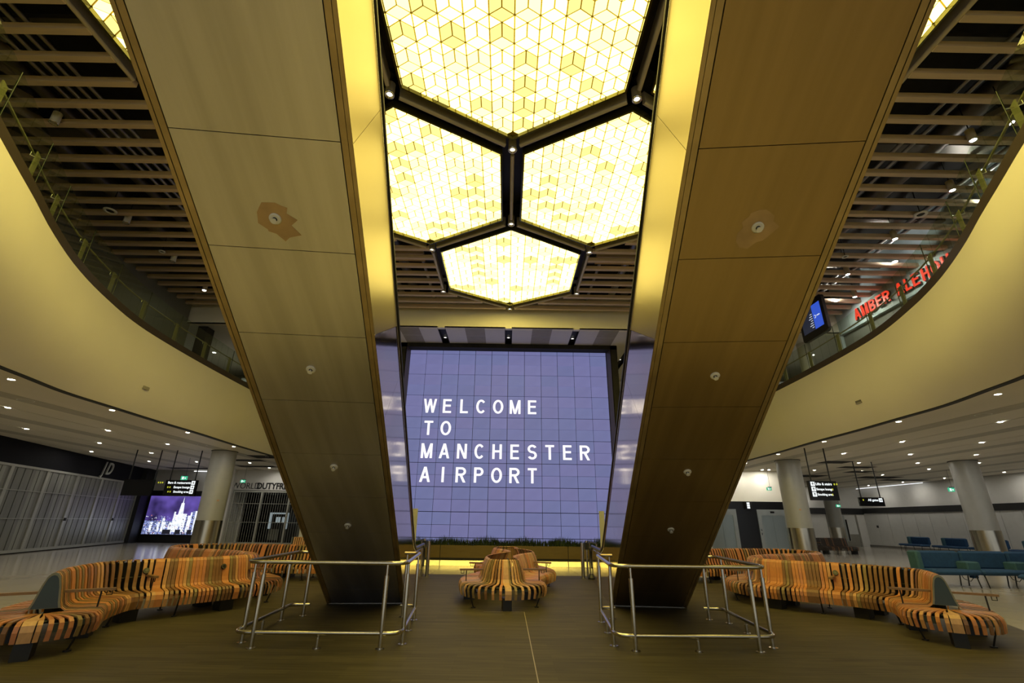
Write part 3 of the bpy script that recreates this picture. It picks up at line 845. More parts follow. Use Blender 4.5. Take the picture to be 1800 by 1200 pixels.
# ------------------------------------------------------------------ escalators
def escalator(s, b, w, yaw, label):
    d = Vector((-s * math.sin(yaw), -math.cos(yaw), math.tan(R(30))))
    dh = Vector((d.x, d.y, 0))
    cr = Vector((math.cos(yaw), -s * math.sin(yaw), 0)) * s       # outward
    b = Vector(b)
    U1 = 9.0
    def P(u, c, h=0.0):
        if u <= U1: p = b + d * u
        else: p = b + d * U1 + dh * (u - U1)
        return p + cr * c + Vector((0, 0, h))
    t = thing('escalator', label, 'escalator', tuple(b), 'pair of escalators')
    nrm = cr.cross(d).normalized()
    if nrm.z > 0: nrm = -nrm                                      # out of the soffit, downwards
    js = [0.0, 0.585, 1.495] + [2.41 + 0.911 * k for k in range(8)]
    js = [u for u in js if u < U1] + [U1, 10.0, 11.0, 12.0, 13.0]
    h = w / 2
    for a, e in zip(js[:-1], js[1:]):
        nn = nrm if a < U1 else Vector((0, 0, -1))
        pts = [P(a + 0.003, -h), P(e - 0.003, -h), P(e - 0.003, h), P(a + 0.003, h)]
        bk = [p - nn * 0.03 for p in pts]
        MB().add(pts + bk, [(0, 1, 2, 3), (7, 6, 5, 4), (0, 4, 5, 1), (1, 5, 6, 2), (2, 6, 7, 3), (3, 7, 4, 0)]).build('soffit_panel', M['soffit_grey' if s < 0 else 'soffit'], t, True)
    # dark backing seen through the joints
    mb = MB()
    for a, e in ((0, U1), (U1, 13)):
        nn = nrm if a < U1 else Vector((0, 0, -1))
        p4 = [P(a, -h - 0.1), P(e, -h - 0.1), P(e, h + 0.1), P(a, h + 0.1)]
        mb.add([p - nn * 0.034 for p in p4] + [p - nn * 0.06 for p in p4], [(0, 1, 2, 3), (7, 6, 5, 4), (0, 4, 5, 1), (2, 6, 7, 3)])
    mb.build('truss_plate', M['frame_dark'], t, True)
    for sg in (-1, 1):
        for c0, c1, dp in ((h + 0.010, h + 0.062, 0.0), (h + 0.068, h + 0.10, 0.004)):
            mb = MB()
            for a, e in ((0, U1), (U1, 13)):
                nn = nrm if a < U1 else Vector((0, 0, -1))
                p4 = [P(a, sg * c0) + nn * dp, P(e, sg * c0) + nn * dp, P(e, sg * c1) + nn * dp, P(a, sg * c1) + nn * dp]
                mb.add(p4 + [p - nn * 0.035 for p in p4], [(0, 1, 2, 3), (7, 6, 5, 4), (0, 4, 5, 1), (1, 5, 6, 2), (2, 6, 7, 3), (3, 7, 4, 0)])
            mb.build('edge_trim', M['trim'], t, True)
    # side claddings
    HS = 1.50
    for sg in (-1, 1):
        c = sg * (h + 0.104)
        cuts = [(0, 0), (1.495, 1.1), (3.32, 2.67), (4.9, 3.9), (6.1, 4.7), (7.87, 7.2), (9.0, 9.0), (11, 11), (13, 13)]  # slanted end of the film part is shaped after a reflection edge
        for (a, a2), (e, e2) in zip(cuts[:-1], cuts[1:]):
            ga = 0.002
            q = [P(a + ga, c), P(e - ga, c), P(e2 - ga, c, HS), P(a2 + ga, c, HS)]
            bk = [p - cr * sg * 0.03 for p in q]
            MB().add(q + bk, [(0, 1, 2, 3), (7, 6, 5, 4), (0, 4, 5, 1), (1, 5, 6, 2), (2, 6, 7, 3), (3, 7, 4, 0)]).build('side_panel', M['film_reflection' if a >= 6.0 else 'mirror_steel'], t, True)
        # lower landing part of the side
        def Lp(u, z): return b + dh * u + cr * c + Vector((0, 0, z))
        prof = [(0, 0), (0, HS), (-0.5, HS - 0.29), (-0.95, HS - 0.53), (-1.5, 0.88), (-4.3, 0.86), (-4.55, 0.6), (-4.5, 0.0)]
        q = [Lp(u, z) for u, z in prof]; bk = [p - cr * sg * 0.03 for p in q]; n = len(q)
        MB().add(q + bk, [tuple(range(n)), tuple(range(n, 2 * n))[::-1]] + [(i, (i + 1) % n, n + (i + 1) % n, n + i) for i in range(n)]).build('landing_side', M['mirror_steel'], t, True)
        path = [P(13, c, HS + 0.07), P(9.3, c, HS + 0.07), P(8.7, c, HS + 0.07)] + [P(u, c, HS + 0.07) for u in (6, 3, 0)] + [Lp(-0.9, HS - 0.43), Lp(-1.5, 0.96), Lp(-4.2, 0.94), Lp(-4.55, 0.8), Lp(-4.6, 0.55), Lp(-4.4, 0.35)]
        MB().tube([p - cr * sg * 0.01 for p in path], 0.042, 10).build('handrail', M['rubber'], t)
        path2 = [p - Vector((0, 0, 0.055)) for p in path[:8]]
        MB().tube([p - cr * sg * 0.012 for p in path2], 0.018, 6).build('handrail_guide', M['steel'], t)
    # steps between the sides
    mb = MB()
    u = 0.0
    while u < 9.0:
        p = P(u, 0) + Vector((0, 0, 0.92))
        mb.box(p, (w - 0.1, 0.40, 0.22), math.atan2(cr.y * s, cr.x * s))
        u += 0.36
    mb.build('step_band', M['black_metal'], t)
    p = b + dh * -2.4
    MB().box((p.x, p.y, 0.006), (w - 0.1, 4.2, 0.012), math.atan2(cr.y * s, cr.x * s)).build('landing_plate', M['steel'], t)
    p = P(0, 0)
    MB().box((p.x, p.y - 0.015, 0.012), (w + 0.1, 0.03, 0.024), math.atan2(cr.y * s, cr.x * s)).build('floor_angle', M['steel'], t)
    p = b + dh * -1.9 + cr * -0.66
    MB().box((p.x, p.y, 1.45), (0.13, 0.03, 0.86), math.atan2(cr.y * s, cr.x * s)).build('landing_upright', M['column'], t)
    # sprinkler heads and the film patch round the top one
    rng = random.Random(5 + s)
    for k, uu in enumerate((7.24, 5.61, 3.98, 2.617)):
        o = P(uu, 0.0)
        ax = (cr, d.normalized(), nrm)
        def loc(x, y_, z): return o + ax[0] * x + ax[1] * y_ + ax[2] * z
        if k == 0:
            n = 18
            pp = [((0.15 + 0.05 * math.sin(3 * i + 1 + s) * rng.random() + (0.07 if 10 < i < 14 else 0)) * math.cos(2 * PI * i / n) * 1.05, (0.15 + 0.03 * rng.random() + (0.06 if 10 < i < 14 else 0)) * math.sin(2 * PI * i / n)) for i in range(n)]
            MB().add([loc(x, y_, 0.0015) for x, y_ in pp] + [loc(x, y_, 0.0) for x, y_ in pp], [tuple(range(n)), tuple(range(n, 2 * n))[::-1]] + [(i, (i + 1) % n, n + (i + 1) % n, n + i) for i in range(n)]).build('film_patch', M['patch'], t, True)
        sp = MB().tube([loc(0, 0, 0), loc(0, 0, 0.012), loc(0, 0, 0.016)], [0.055, 0.055, 0.045], 18).build('sprinkler', M['white_plastic'], t)
        MB().tube([loc(0, 0, 0.014), loc(0, 0, 0.05)], 0.012, 8).tube([loc(0, 0, 0.05), loc(0, 0, 0.056)], 0.028, 10).build('nozzle', M['white_plastic'], sp)
        MB().tube([loc(0.0, 0, 0.0145), loc(0.0, 0, 0.018)], 0.022, 10).build('recess', M['black_metal'], sp)
    return P
EP_L = escalator(-1, (-2.822, 10.851, 0), 1.3576, R(5.16), 'brown brushed-steel escalator soffit with polished side, on the shutter shop side')
EP_R = escalator(1, (2.947, 10.854, 0), 1.3285, R(5.16), 'brown brushed-steel escalator soffit with polished side, on the lift side')

# ------------------------------------------------------------------ guard rails round the escalator feet
def fillet(pts, r, n=6):
    P_ = [Vector((*p, 0)) for p in pts]
    out = [P_[0]]
    for i in range(1, len(P_) - 1):
        a, b, c = P_[i - 1], P_[i], P_[i + 1]
        u, v = (a - b).normalized(), (c - b).normalized()
        rr = min(r, (a - b).length * 0.45, (c - b).length * 0.45)
        p0, p1 = b + u * rr, b + v * rr
        for k in range(n + 1):
            t = k / n
            out.append((p0 * (1 - t) + b * t) * (1 - t) + (b * (1 - t) + p1 * t) * t)
    out.append(P_[-1])
    return out
def guard(path, posts, stubs, label):
    c = sum((Vector((*p, 0)) for p in posts), Vector()) / len(posts)
    t = thing('guard_rail', label, 'railing', (c.x, c.y, 0), 'escalator guard rails')
    fp = fillet(path, 0.22)
    MB().tube([(p.x, p.y, 1.035) for p in fp], 0.027, 12).build('top_rail', M['steel'], t)
    MB().tube([(p.x, p.y, 0.185) for p in fp], 0.027, 12).build('bottom_rail', M['steel'], t)
    for x, y in posts:
        p = MB().cyl((x, y), 0.030, 0.0, 0.88, 14).cyl((x, y), 0.016, 0.88, 1.02, 10).build('post', M['steel'], t)
        MB().cyl((x, y), 0.062, 0.004, 0.014, 16).build('base_plate', M['steel'], p)
    for x, y in stubs:
        p = MB().cyl((x, y), 0.026, 0.0, 0.13, 12).cyl((x, y), 0.014, 0.13, 0.17, 10).build('stub_post', M['steel'], t)
        MB().cyl((x, y), 0.055, 0.004, 0.014, 16).build('base_plate', M['steel'], p)
guard([(-3.46, 9.46), (-3.78, 9.42), (-3.61, 7.22), (-1.38, 7.24), (-1.57, 9.44), (-1.85, 9.46)],
      [(-3.33, 7.215), (-1.64, 7.235), (-3.60, 7.50), (-1.40, 7.51), (-3.75, 9.03), (-3.55, 9.45), (-1.55, 9.18), (-1.80, 9.457)], [(-2.47, 7.225), (-3.69, 8.25), (-1.48, 8.36)],
      'stainless tube guard rail around the foot of the escalator, shutter shop side')
guard([(3.58, 9.53), (3.90, 9.50), (3.715, 7.30), (1.50, 7.27), (1.69, 9.46), (1.97, 9.48)],
      [(1.76, 7.275), (3.44, 7.295), (3.735, 7.53), (1.525, 7.55), (1.665, 9.19), (3.877, 9.22), (3.66, 9.522), (1.92, 9.477)], [(2.61, 7.285), (3.81, 8.43), (1.60, 8.36)],
      'stainless tube guard rail around the foot of the escalator, lift side')

# ------------------------------------------------------------------ slatted serpentine benches
PROF_SIDE = [(0.004, .90), (.035, .888), (.065, .85), (.095, .75), (.118, .64), (.136, .55), (.16, .48), (.205, .445), (.30, .433), (.45, .43), (.565, .418), (.608, .378), (.622, .31), (.606, .195)]
PROF_MID = [(.30, .865), (.335, .84), (.385, .73), (.425, .60), (.445, .51), (.48, .452), (.54, .434), (.66, .43), (.79, .43), (.865, .412), (.90, .36), (.905, .30), (.885, .20)]
PROF_CAP = [(.08, .43), (.28, .43), (.46, .43), (.565, .418), (.608, .378), (.622, .31), (.606, .195)]
TH = 0.016
def slat_mesh(prof, wfun, o, t, n, mat_):
    """Bent strip: prof = [(s, z)], wfun(s) its width, o/t/n the frame on the floor."""
    k = len(prof)
    nr = []
    for i in range(k):
        a, b = prof[max(i - 1, 0)], prof[min(i + 1, k - 1)]
        dx, dz = b[0] - a[0], b[1] - a[1]
        l = math.hypot(dx, dz) or 1
        nr.append((-dz / l, dx / l))
    if sum(v[1] for v in nr) < 0: nr = [(-a, -b) for a, b in nr]
    vs = []
    for (s, z), (ns, nz) in zip(prof, nr):
        hw = wfun(s) / 2
        for dx, off in ((-hw, 0), (hw, 0), (hw, TH), (-hw, TH)):
            ss, zz = s - ns * off, z - nz * off
            vs.append((o.x + t.x * dx + n.x * ss, o.y + t.y * dx + n.y * ss, zz))
    fs = []
    for i in range(k - 1):
        for e in range(4):
            a = i * 4 + e; b = i * 4 + (e + 1) % 4
            fs.append((a, b, b + 4, a + 4))
    fs += [(3, 2, 1, 0), (4 * k - 4, 4 * k - 3, 4 * k - 2, 4 * k - 1)]
    return MB().add(vs, fs)
def full(prof): return [(-s, z) for s, z in reversed(prof)] + prof

def bench(label, path, kind, pal, arms, socks, caps=(True, False), gap=0.0, group='slatted benches', dark=False, seed=1, main=-1, loose=()):
    rng = random.Random(seed)
    c = crom(path, 30)
    c, _ = resample(c, 0.02)
    dist = np.r_[0, np.cumsum(np.hypot(*(c[1:] - c[:-1]).T))]
    Ltot = dist[-1]
    tg = np.gradient(c, axis=0); tg /= np.hypot(tg[:, 0], tg[:, 1])[:, None]
    ang = np.unwrap(np.arctan2(tg[:, 1], tg[:, 0]))
    kap = np.gradient(ang, dist)
    kap = np.convolve(np.pad(kap, 12, 'edge'), np.ones(25) / 25, 'valid')
    def at(u):
        x = float(np.interp(u, dist, c[:, 0])); y = float(np.interp(u, dist, c[:, 1])); a = float(np.interp(u, dist, ang))
        return Vector((x, y, 0)), Vector((math.cos(a), math.sin(a), 0)), Vector((-math.sin(a), math.cos(a), 0)), float(np.interp(u, dist, kap))
    t0 = at(0)
    root = thing('slatted_bench', label, 'bench', (t0[0].x, t0[0].y, 0), group)
    prof = PROF_SIDE if kind == 'side' else PROF_MID
    R_ = prof[-3][0]
    names = sorted(set(pal)) + ['wood_orange' if not dark else 'wood_dark']
    rest = MB()
    n_parts = 0
    for sg in (main, -main):
        u = 0.02; cnt = 0
        while u < Ltot - 0.03:
            wide = cnt % 17 == 7
            base = 0.135 if wide else 0.054
            kk = at(u)[3] * sg
            k0 = max(0.42, 1 - R_ * kk) if kk > 0 else 1 - 0.1 * kk
            if any(f0 <= u / Ltot <= f1 for f0, f1 in loose): k0 = min(k0, 0.64)
            st = (base + 0.006 + gap) / k0
            o, t, n, kp = at(min(Ltot, u + st / 2))
            kk = kp * sg
            wf = lambda s, kk=kk, st=st, base=base: max(0.012, min(base, st * (1 - kk * s) - 0.004))
            nm = ('wood_orange' if not dark else 'wood_dark') if wide else rng.choice(pal)
            mbs_ = slat_mesh([(sg * s, z) for s, z in prof], wf, o, t, n, None)
            if sg == main or (n_parts < 240 and 0.28 < u / Ltot < 0.72):
                mbs_.build('slat', M[nm], root, True); n_parts += 1
            else:
                rest.cur = names.index(nm); rest.add(mbs_.v, mbs_.f)
            u += st; cnt += 1
    if rest.v: tag(rest.build('slats', [M[x] for x in names], root, True), kind='stuff')
    # rounded ends: slats that fan out
    for e, on in ((0, caps[0]), (1, caps[1])):
        if not on: continue
        o, t, n, _ = at(0 if e == 0 else Ltot)
        out = -t if e == 0 else t
        N = 19
        for k in range(N):
            a = -PI / 2 + PI * (k + 0.5) / N
            rd = out * math.cos(a) + n * math.sin(a)
            tt = Vector((-rd.y, rd.x, 0))
            da = PI / N
            wd = 0.125 if k == N // 2 else 0.050
            pf = PROF_CAP if kind == 'side' else PROF_MID
            wf = lambda s, da=da, wd=wd: max(0.012, min(wd, s * da * ((2.3 if kind == 'side' else 1.6) if wd > .1 else (1 if kind == 'side' else 0.70)) - 0.003))
            m_ = M['wood_pale' if not dark else 'wood_dark'] if k == N // 2 else M[rng.choice(pal)]
            slat_mesh(pf, wf, o, tt, rd, m_).build('slat', m_, root, True)
        if kind == 'side':
            # shield that closes the hollow back
            q = [(s, z) for s, z in full(PROF_SIDE) if abs(s) <= .17]
            def wp(s, z, off): return o + n * s + out * off + Vector((0, 0, z))
            k = len(q)
            inn = [(s * 0.86, 0.455 + (z - 0.455) * 0.93) for s, z in q]
            mb = MB().add([wp(s, z, 0.012) for s, z in q] + [wp(s, z, 0.04) for s, z in q] + [wp(s, z, 0.04) for s, z in inn],
                          [(j, j + 1, k + j + 1, k + j) for j in range(k - 1)] + [(k + j, k + j + 1, 2 * k + j + 1, 2 * k + j) for j in range(k - 1)] + [(k - 1, 0, k, 2 * k - 1), (2 * k - 1, k, 2 * k, 3 * k - 1)])
            mb.build('end_rim', M['end_rim'], root, True)
            MB().add([wp(s, z, 0.034) for s, z in inn] + [wp(s, z, 0.0) for s, z in inn], [tuple(range(k)), tuple(range(k, 2 * k))[::-1]] + [(j, (j + 1) % k, k + (j + 1) % k, k + j) for j in range(k)]).build('end_panel', M['end_panel'], root, True)
        for k in range(5):
            a = -1.2 + 0.6 * k
            rd = out * math.cos(a) + n * math.sin(a)
            p = o + rd * 0.50
            MB().box((p.x, p.y, 0.315), (0.05, 0.18, 0.09), math.atan2(rd.y, rd.x)).build('power_box', M['power_blue'], root)
        p = o + out * (0.40 if kind == 'side' else 0.62)
        MB().box((p.x, p.y, 0.105), (0.30, 0.17, 0.21), math.atan2(out.y, out.x)).build('pedestal', M['black_metal'], root)
        for a in (-1.05, 1.05):
            rd = out * math.cos(a) + n * math.sin(a)
            p, q = o + rd * (R_ - 0.06), o + rd * (R_ - 0.17)
            MB().tube([(p.x, p.y, 0.30), (q.x, q.y, 0.02)], 0.012, 8).cyl((q.x, q.y), 0.045, 0.0, 0.02, 12).build('leg', M['black_metal'], root)
        arc = [o + out * ((R_ - .14) * math.cos(a)) + n * ((R_ - .14) * math.sin(a)) for a in np.linspace(-PI / 2, PI / 2, 15)]
        MB().tube([(v.x, v.y, 0.385) for v in arc], 0.018, 6).build('frame_rail', M['black_metal'], root)
    # rails that carry the slats
    us = np.linspace(0.0, Ltot, max(8, int(Ltot / 0.15)))
    if kind == 'side':
        cw = MB()  # dark sheet added inside the back so the slat gaps look shaded
        for ua, ub in zip(us[:-1], us[1:]):
            pa, pb = at(ua)[0], at(ub)[0]
            cw.add([(pa.x, pa.y, .30), (pb.x, pb.y, .30), (pb.x, pb.y, .86), (pa.x, pa.y, .86)], [(0, 1, 2, 3)])
        cw.build('gap_shade_web', M['black_metal'], root)
    rails = [(-R_ + .14, .385), (R_ - .14, .385), (-.28, .40), (.28, .40)] + ([(-.075, .62), (.075, .62)] if kind == 'side' else [(-.36, .66), (.36, .66)])
    for s, z in rails:
        MB().tube([at(u)[0] + at(u)[2] * s + Vector((0, 0, z)) for u in us], 0.016, 6).build('frame_rail', M['black_metal'], root)
    u = 0.75
    while u < Ltot - 0.2:
        o, t, n, _ = at(u)
        rz = math.atan2(t.y, t.x)
        mb = MB()
        for sg in (-1, 1):
            p = o + n * (sg * (R_ - 0.24))
            mb.box((p.x, p.y, 0.10), (0.24, 0.24, 0.20), rz)
        mb.box((o.x, o.y, 0.26), (0.06, R_ * 1.6, 0.12), rz).box((o.x, o.y, 0.40), (0.05, 0.10, 0.4), rz)
        mb.build('pedestal', M['black_metal'], root)
        o2, t2, n2, _ = at(min(u + 0.75, Ltot))
        for sg in (-1, 1):
            p, q = o2 + n2 * (sg * (R_ - .06)), o2 + n2 * (sg * (R_ - .17))
            MB().tube([(p.x, p.y, 0.32), (q.x, q.y, 0.02)], 0.014, 8).cyl((q.x, q.y), 0.045, 0.0, 0.02, 12).build('leg', M['black_metal'], root)
        u += 1.5
    for u, sg, ln in arms:
        o, t, n, _ = at(u)
        r0 = 0.12 if kind == 'side' else 0.42
        a, b = o + n * (sg * r0), o + n * (sg * (r0 + ln))
        mid = (a + b) / 2
        ar = MB().box((mid.x, mid.y, 0.645), (ln, 0.075, 0.032), math.atan2((n * sg).y, (n * sg).x)).build('armrest', M['arm_wood'], root)
        p = o + n * (sg * (r0 + ln * 0.72)); q = o + n * (sg * (r0 + ln - 0.03))
        MB().tube([(p.x, p.y, 0.43), (p.x, p.y, 0.63)], 0.011, 8).tube([(q.x, q.y, 0.63), (q.x, q.y, 0.575), (q.x - n.x * sg * .06, q.y - n.y * sg * .06, 0.575), (q.x - n.x * sg * .06, q.y - n.y * sg * .06, 0.63)], 0.007, 6).build('armrest_bracket', M['black_metal'], ar)
    for u, sg in socks:
        o, t, n, _ = at(u)
        d_ = (n * sg * 0.91 + Vector((0, 0, 0.41))).normalized()
        p = o + n * (sg * (0.108 if kind == 'side' else 0.40)) + Vector((0, 0, 0.715))
        sk = MB().tube([p - d_ * 0.01, p + d_ * 0.022], 0.048, 18).build('power_socket', M['rubber'], root)
        MB().tube([p + d_ * 0.02, p + d_ * 0.026], [0.03, 0.026], 14).build('socket_face', M['black_gloss'], sk)
    return root

PAL = ['wood_orange', 'wood_orange', 'wood_tan', 'wood_tan', 'wood_rose', 'wood_rose', 'wood_brown', 'wood_brown', 'wood_brown', 'wood_olive']
PALM = ['wood_tan', 'wood_pale', 'wood_tan', 'wood_pale', 'wood_brown', 'wood_rose', 'wood_olive', 'wood_orange']
bench('long serpentine orange slatted bench with dark end shield, on the shutter shop side',
      [(-5.95, 6.95), (-6.35, 7.6), (-6.6, 8.35), (-6.6, 8.85), (-6.35, 9.25), (-6.0, 9.6), (-5.65, 10.05), (-5.4, 10.5), (-5.33, 11.0), (-5.75, 11.55), (-6.4, 12.05), (-7.1, 12.35), (-7.9, 12.68), (-8.6, 13.25), (-8.95, 14.1), (-8.6, 14.85), (-7.8, 15.15), (-6.9, 15.05), (-5.9, 14.95), (-5.0, 15.0), (-4.35, 15.1)],
      'side', PAL, [(0.22, -1, 0.55), (0.22, 1, 0.55), (2.55, -1, 0.42), (4.3, -1, 0.5), (7.7, -1, 0.55), (8.6, -1, 0.5)], [(2.5, -1), (3.75, -1), (10.9, -1)], seed=3, loose=((0.0, 0.17), (0.62, 1.0)))
bench('long serpentine orange slatted bench with blue-grey end shield, on the lift side',
      [(6.8, 8.1), (7.1, 8.55), (7.38, 9.2), (7.25, 9.7), (6.95, 10.2), (6.45, 10.65), (6.0, 11.0), (5.7, 11.45), (5.75, 12.0), (6.1, 12.55), (6.75, 13.08), (7.35, 13.4), (8.0, 13.7), (8.75, 14.2), (9.1, 14.95), (9.0, 15.75), (8.45, 16.12), (7.4, 16.0), (6.3, 15.62), (5.2, 15.45), (4.45, 15.45)],
      'side', PAL, [(0.22, -1, 0.55), (0.22, 1, 0.55), (2.75, 1, 0.42), (4.3, 1, 0.5), (8.6, -1, 0.5)], [(2.7, 1), (10.8, 1)], seed=8, main=1, loose=((0.0, 0.17), (0.62, 1.0)))
bench('short tan slatted bench with open rounded back, standing between the two escalators',
      [(-.03, 10.92), (-.12, 11.8), (.10, 12.7), (.42, 13.5), (.32, 14.4), (-.02, 15.2), (.05, 15.85)],
      'mid', PALM, [(0.12, -1, 0.5), (0.12, 1, 0.5), (1.5, 1, 0.5), (2.4, -1, 0.45), (4.3, -1, 0.55)], [], caps=(True, True), seed=12)
bench('tan slatted bench end half hidden by the escalator, before the grille shop', [(-8.75, 21.0), (-7.6, 21.1), (-6.2, 21.0)], 'side', PALM, [(0.2, 1, 0.5)], [], caps=(True, False), gap=0.02, seed=15)
bench('small dark slatted bench in shadow near the double door', [(18.6, 31.0), (19.7, 31.1), (20.9, 31.0)], 'side', ['wood_dark', 'wood_dark', 'wood_brown'], [(0.3, -1, 0.5)], [], caps=(False, True), gap=0.03, dark=True, seed=16)

# ------------------------------------------------------------------ video wall with its message
t = thing('video_wall', 'giant violet LED wall with white welcome message above the planter', 'screen', (0, 20.6, 0.4))
XW0, CWD, ZW0, RH = -4.578, 0.7605, 0.95, 0.4937
rows = [(0.42, 0.95)] + [(ZW0 + RH * i, ZW0 + RH * (i + 1)) for i in range(16)] + [(8.85, 9.03)]
rng = random.Random(4)
_pm = {}
for ri, (z0, z1) in enumerate(rows):
    for ci in range(12):
        k = rng.randrange(6)
        g0 = 0.022 if ri % 2 == 1 else 0.010          # wider joint under every second row
        key = (k, round(z1 - z0, 3), g0)
        if key not in _pm:
            mb = MB().bx(0.011, CWD - 0.011, 0, 0.05, g0, z1 - z0 - 0.004)
            me = bpy.data.meshes.new('led_panel'); me.from_pydata(mb.v, [], mb.f); me.materials.append(M['led%d' % k]); _pm[key] = me
        inst('led_panel', _pm[key], Matrix.Translation((XW0 + CWD * ci, 20.6, z0)), t)
MB().bx(-5.0, 5.0, 20.66, 20.8, 0.3, 9.24).build('backing', M['black'], t)
fr = MB()
for sg in (-1, 1):
    fr.bx(sg * 4.67, sg * 4.98, 20.15, 20.7, 0.3, 9.235)
fr.bx(-4.98, 4.98, 20.15, 20.7, 9.04, 9.235)
fr.build('frame', M['void'], t)
for sg in (-1, 1):
    MB().add([(sg * 4.665, 20.15, 0.3), (sg * 4.57, 20.6, 0.3), (sg * 4.57, 20.6, 9.04), (sg * 4.665, 20.15, 9.04), (sg * 4.70, 20.15, 0.3), (sg * 4.70, 20.66, 0.3), (sg * 4.70, 20.66, 9.04), (sg * 4.70, 20.15, 9.04)],
             [(0, 1, 2, 3), (7, 6, 5, 4), (0, 4, 5, 1), (1, 5, 6, 2), (2, 6, 7, 3), (3, 7, 4, 0)]).build('reveal', M['speaker'] if False else M['curb'], t, True)
for n_, word in ((5, 'WELCOME'), (4, 'TO'), (3, 'MANCHESTER'), (2, 'AIRPORT')):
    for i, ch in enumerate(word):
        put_glyph('letter', ch, 0.625, XW0 + CWD * (i + 1.45), 20.585, ZW0 + 2 * RH * n_ + 0.19, M['letter_white'], t)

# ------------------------------------------------------------------ planter before the video wall
t = thing('planter', 'long brass planter box with dark grass before the LED wall', 'planter', (0, 20, 0))
xs_ = [-5.0, -2.53, -0.06, 2.43, 5.0]
for a, b in zip(xs_[:-1], xs_[1:]):
    MB().bx(a + 0.012, b - 0.012, 19.80, 19.84, 0.27, 0.72).build('front_panel', M['brass'], t)
    MB().add([(a + .012, 19.80, 0.0), (b - .012, 19.80, 0.0), (b - .012, 19.90, 0.255), (a + .012, 19.90, 0.255), (a + .012, 19.96, 0.0), (b - .012, 19.96, 0.0), (b - .012, 19.96, 0.255), (a + .012, 19.96, 0.255)],
             [(0, 1, 2, 3), (7, 6, 5, 4), (0, 4, 5, 1), (1, 5, 6, 2), (2, 6, 7, 3), (3, 7, 4, 0)]).build('plinth_panel', M['brass_bright'], t, True)
MB().bx(-5, 5, 19.84, 20.08, 0.2, 0.68).build('soil_box', M['black'], t)
rng = random.Random(9)
gm = MB()
for k in range(5200):
    x = rng.uniform(-4.95, 4.95); y = rng.uniform(19.83, 19.99); hh = rng.uniform(0.18, 0.38) * (0.8 + 0.3 * math.sin(x * 2.1) ** 2) * (0.85 + 0.3 * rng.random())
    a = rng.uniform(0, 2 * PI); ln = rng.uniform(0.02, 0.14); wd = rng.uniform(0.006, 0.012)
    if rng.random() < 0.12: ln += 0.08; y = 19.84; hh *= 0.6; a = -PI / 2 + rng.uniform(-.5, .5)
    dx, dy = math.cos(a), math.sin(a)
    px, py = -dy * wd, dx * wd
    gm.add([(x - px, y - py, .67), (x + px, y + py, .67), (x + dx * ln * .4 + px * .8, y + dy * ln * .4 + py * .8, .67 + hh * .65), (x + dx * ln * .4 - px * .8, y + dy * ln * .4 - py * .8, .67 + hh * .65), (x + dx * ln, y + dy * ln, .67 + hh)], [(0, 1, 2, 3), (3, 2, 4)])
tag(gm.build('grass', M['grass'], t), kind='stuff')

# ------------------------------------------------------------------ bollards, cable barriers and glass at the escalator mouths
for sg, side in ((-1, 'shutter shop'), (1, 'lift')):
    x = sg * 2.40
    t = thing('bollard', 'tall round steel bollard where wood floor meets tiles, beside the %s side escalator' % side, 'bollard', (x, 15.95, 0), 'escalator bollards')
    MB().cyl((x, 15.95), 0.055, 0.012, 1.0, 18).build('post', M['steel'], t)
    MB().cyl((x, 15.95), 0.09, 0.004, 0.016, 18).build('base_plate', M['steel'], t)
    xx = sg * 2.58
    t = thing('barrier_stand', 'slim steel stand with black box on top behind the bollard, %s side' % side, 'stand', (xx, 16.2, 0), 'barrier stands')
    MB().cyl((xx, 16.2), 0.028, 0.004, 0.82, 12).build('post', M['steel'], t)
    MB().bx(xx - 0.06, xx + 0.06, 16.12, 16.28, 0.80, 1.0).build('black_box', M['black_metal'], t)
    MB().cyl((xx, 16.2), 0.035, 1.0, 1.06, 12).build('cap', M['chrome'], t)
    xx = sg * 2.62
    t = thing('cable_stand', 'small domed black stand with hanging cables at the %s side escalator mouth' % side, 'stand', (xx, 15.70, 0), 'cable stands')
    MB().cyl((xx, 15.70), 0.12, 0.004, 0.05, 20).cyl((xx, 15.70), 0.12, 0.05, 0.16, 20, 0.06).build('base', M['kiosk_dark'], t)
    for k in (-1, 1):
        MB().tube([(xx + 0.03 * k, 15.70, 0.14), (xx + 0.06 * k, 15.70, 0.45), (xx + 0.02 * k, 15.70, 0.80)], 0.010, 6).build('cable', M['rubber'], t)
    MB().bx(xx - 0.05, xx + 0.05, 15.67, 15.703, 0.72, 0.86).build('clip', M['black_metal'], t)
    t = thing('glass_screen', 'low glass screen with dark top rail at the %s side escalator mouth' % side, 'glass screen', (sg * 2.78, 16.6, 0), 'low glass screens')
    MB().bx(sg * 2.80, sg * 2.812, 15.7, 17.0, 0.06, 0.98).build('glass_pane', M['glass_clear'], t)
    for yy in (15.7, 17.0): MB().cyl((sg * 2.806, yy), 0.022, 0.004, 0.98, 12).build('post', M['steel'], t)
    MB().tube([(sg * 2.806, 15.65, 1.0), (sg * 2.806, 17.05, 1.0)], 0.022, 10).build('top_rail', M['black_metal'], t)

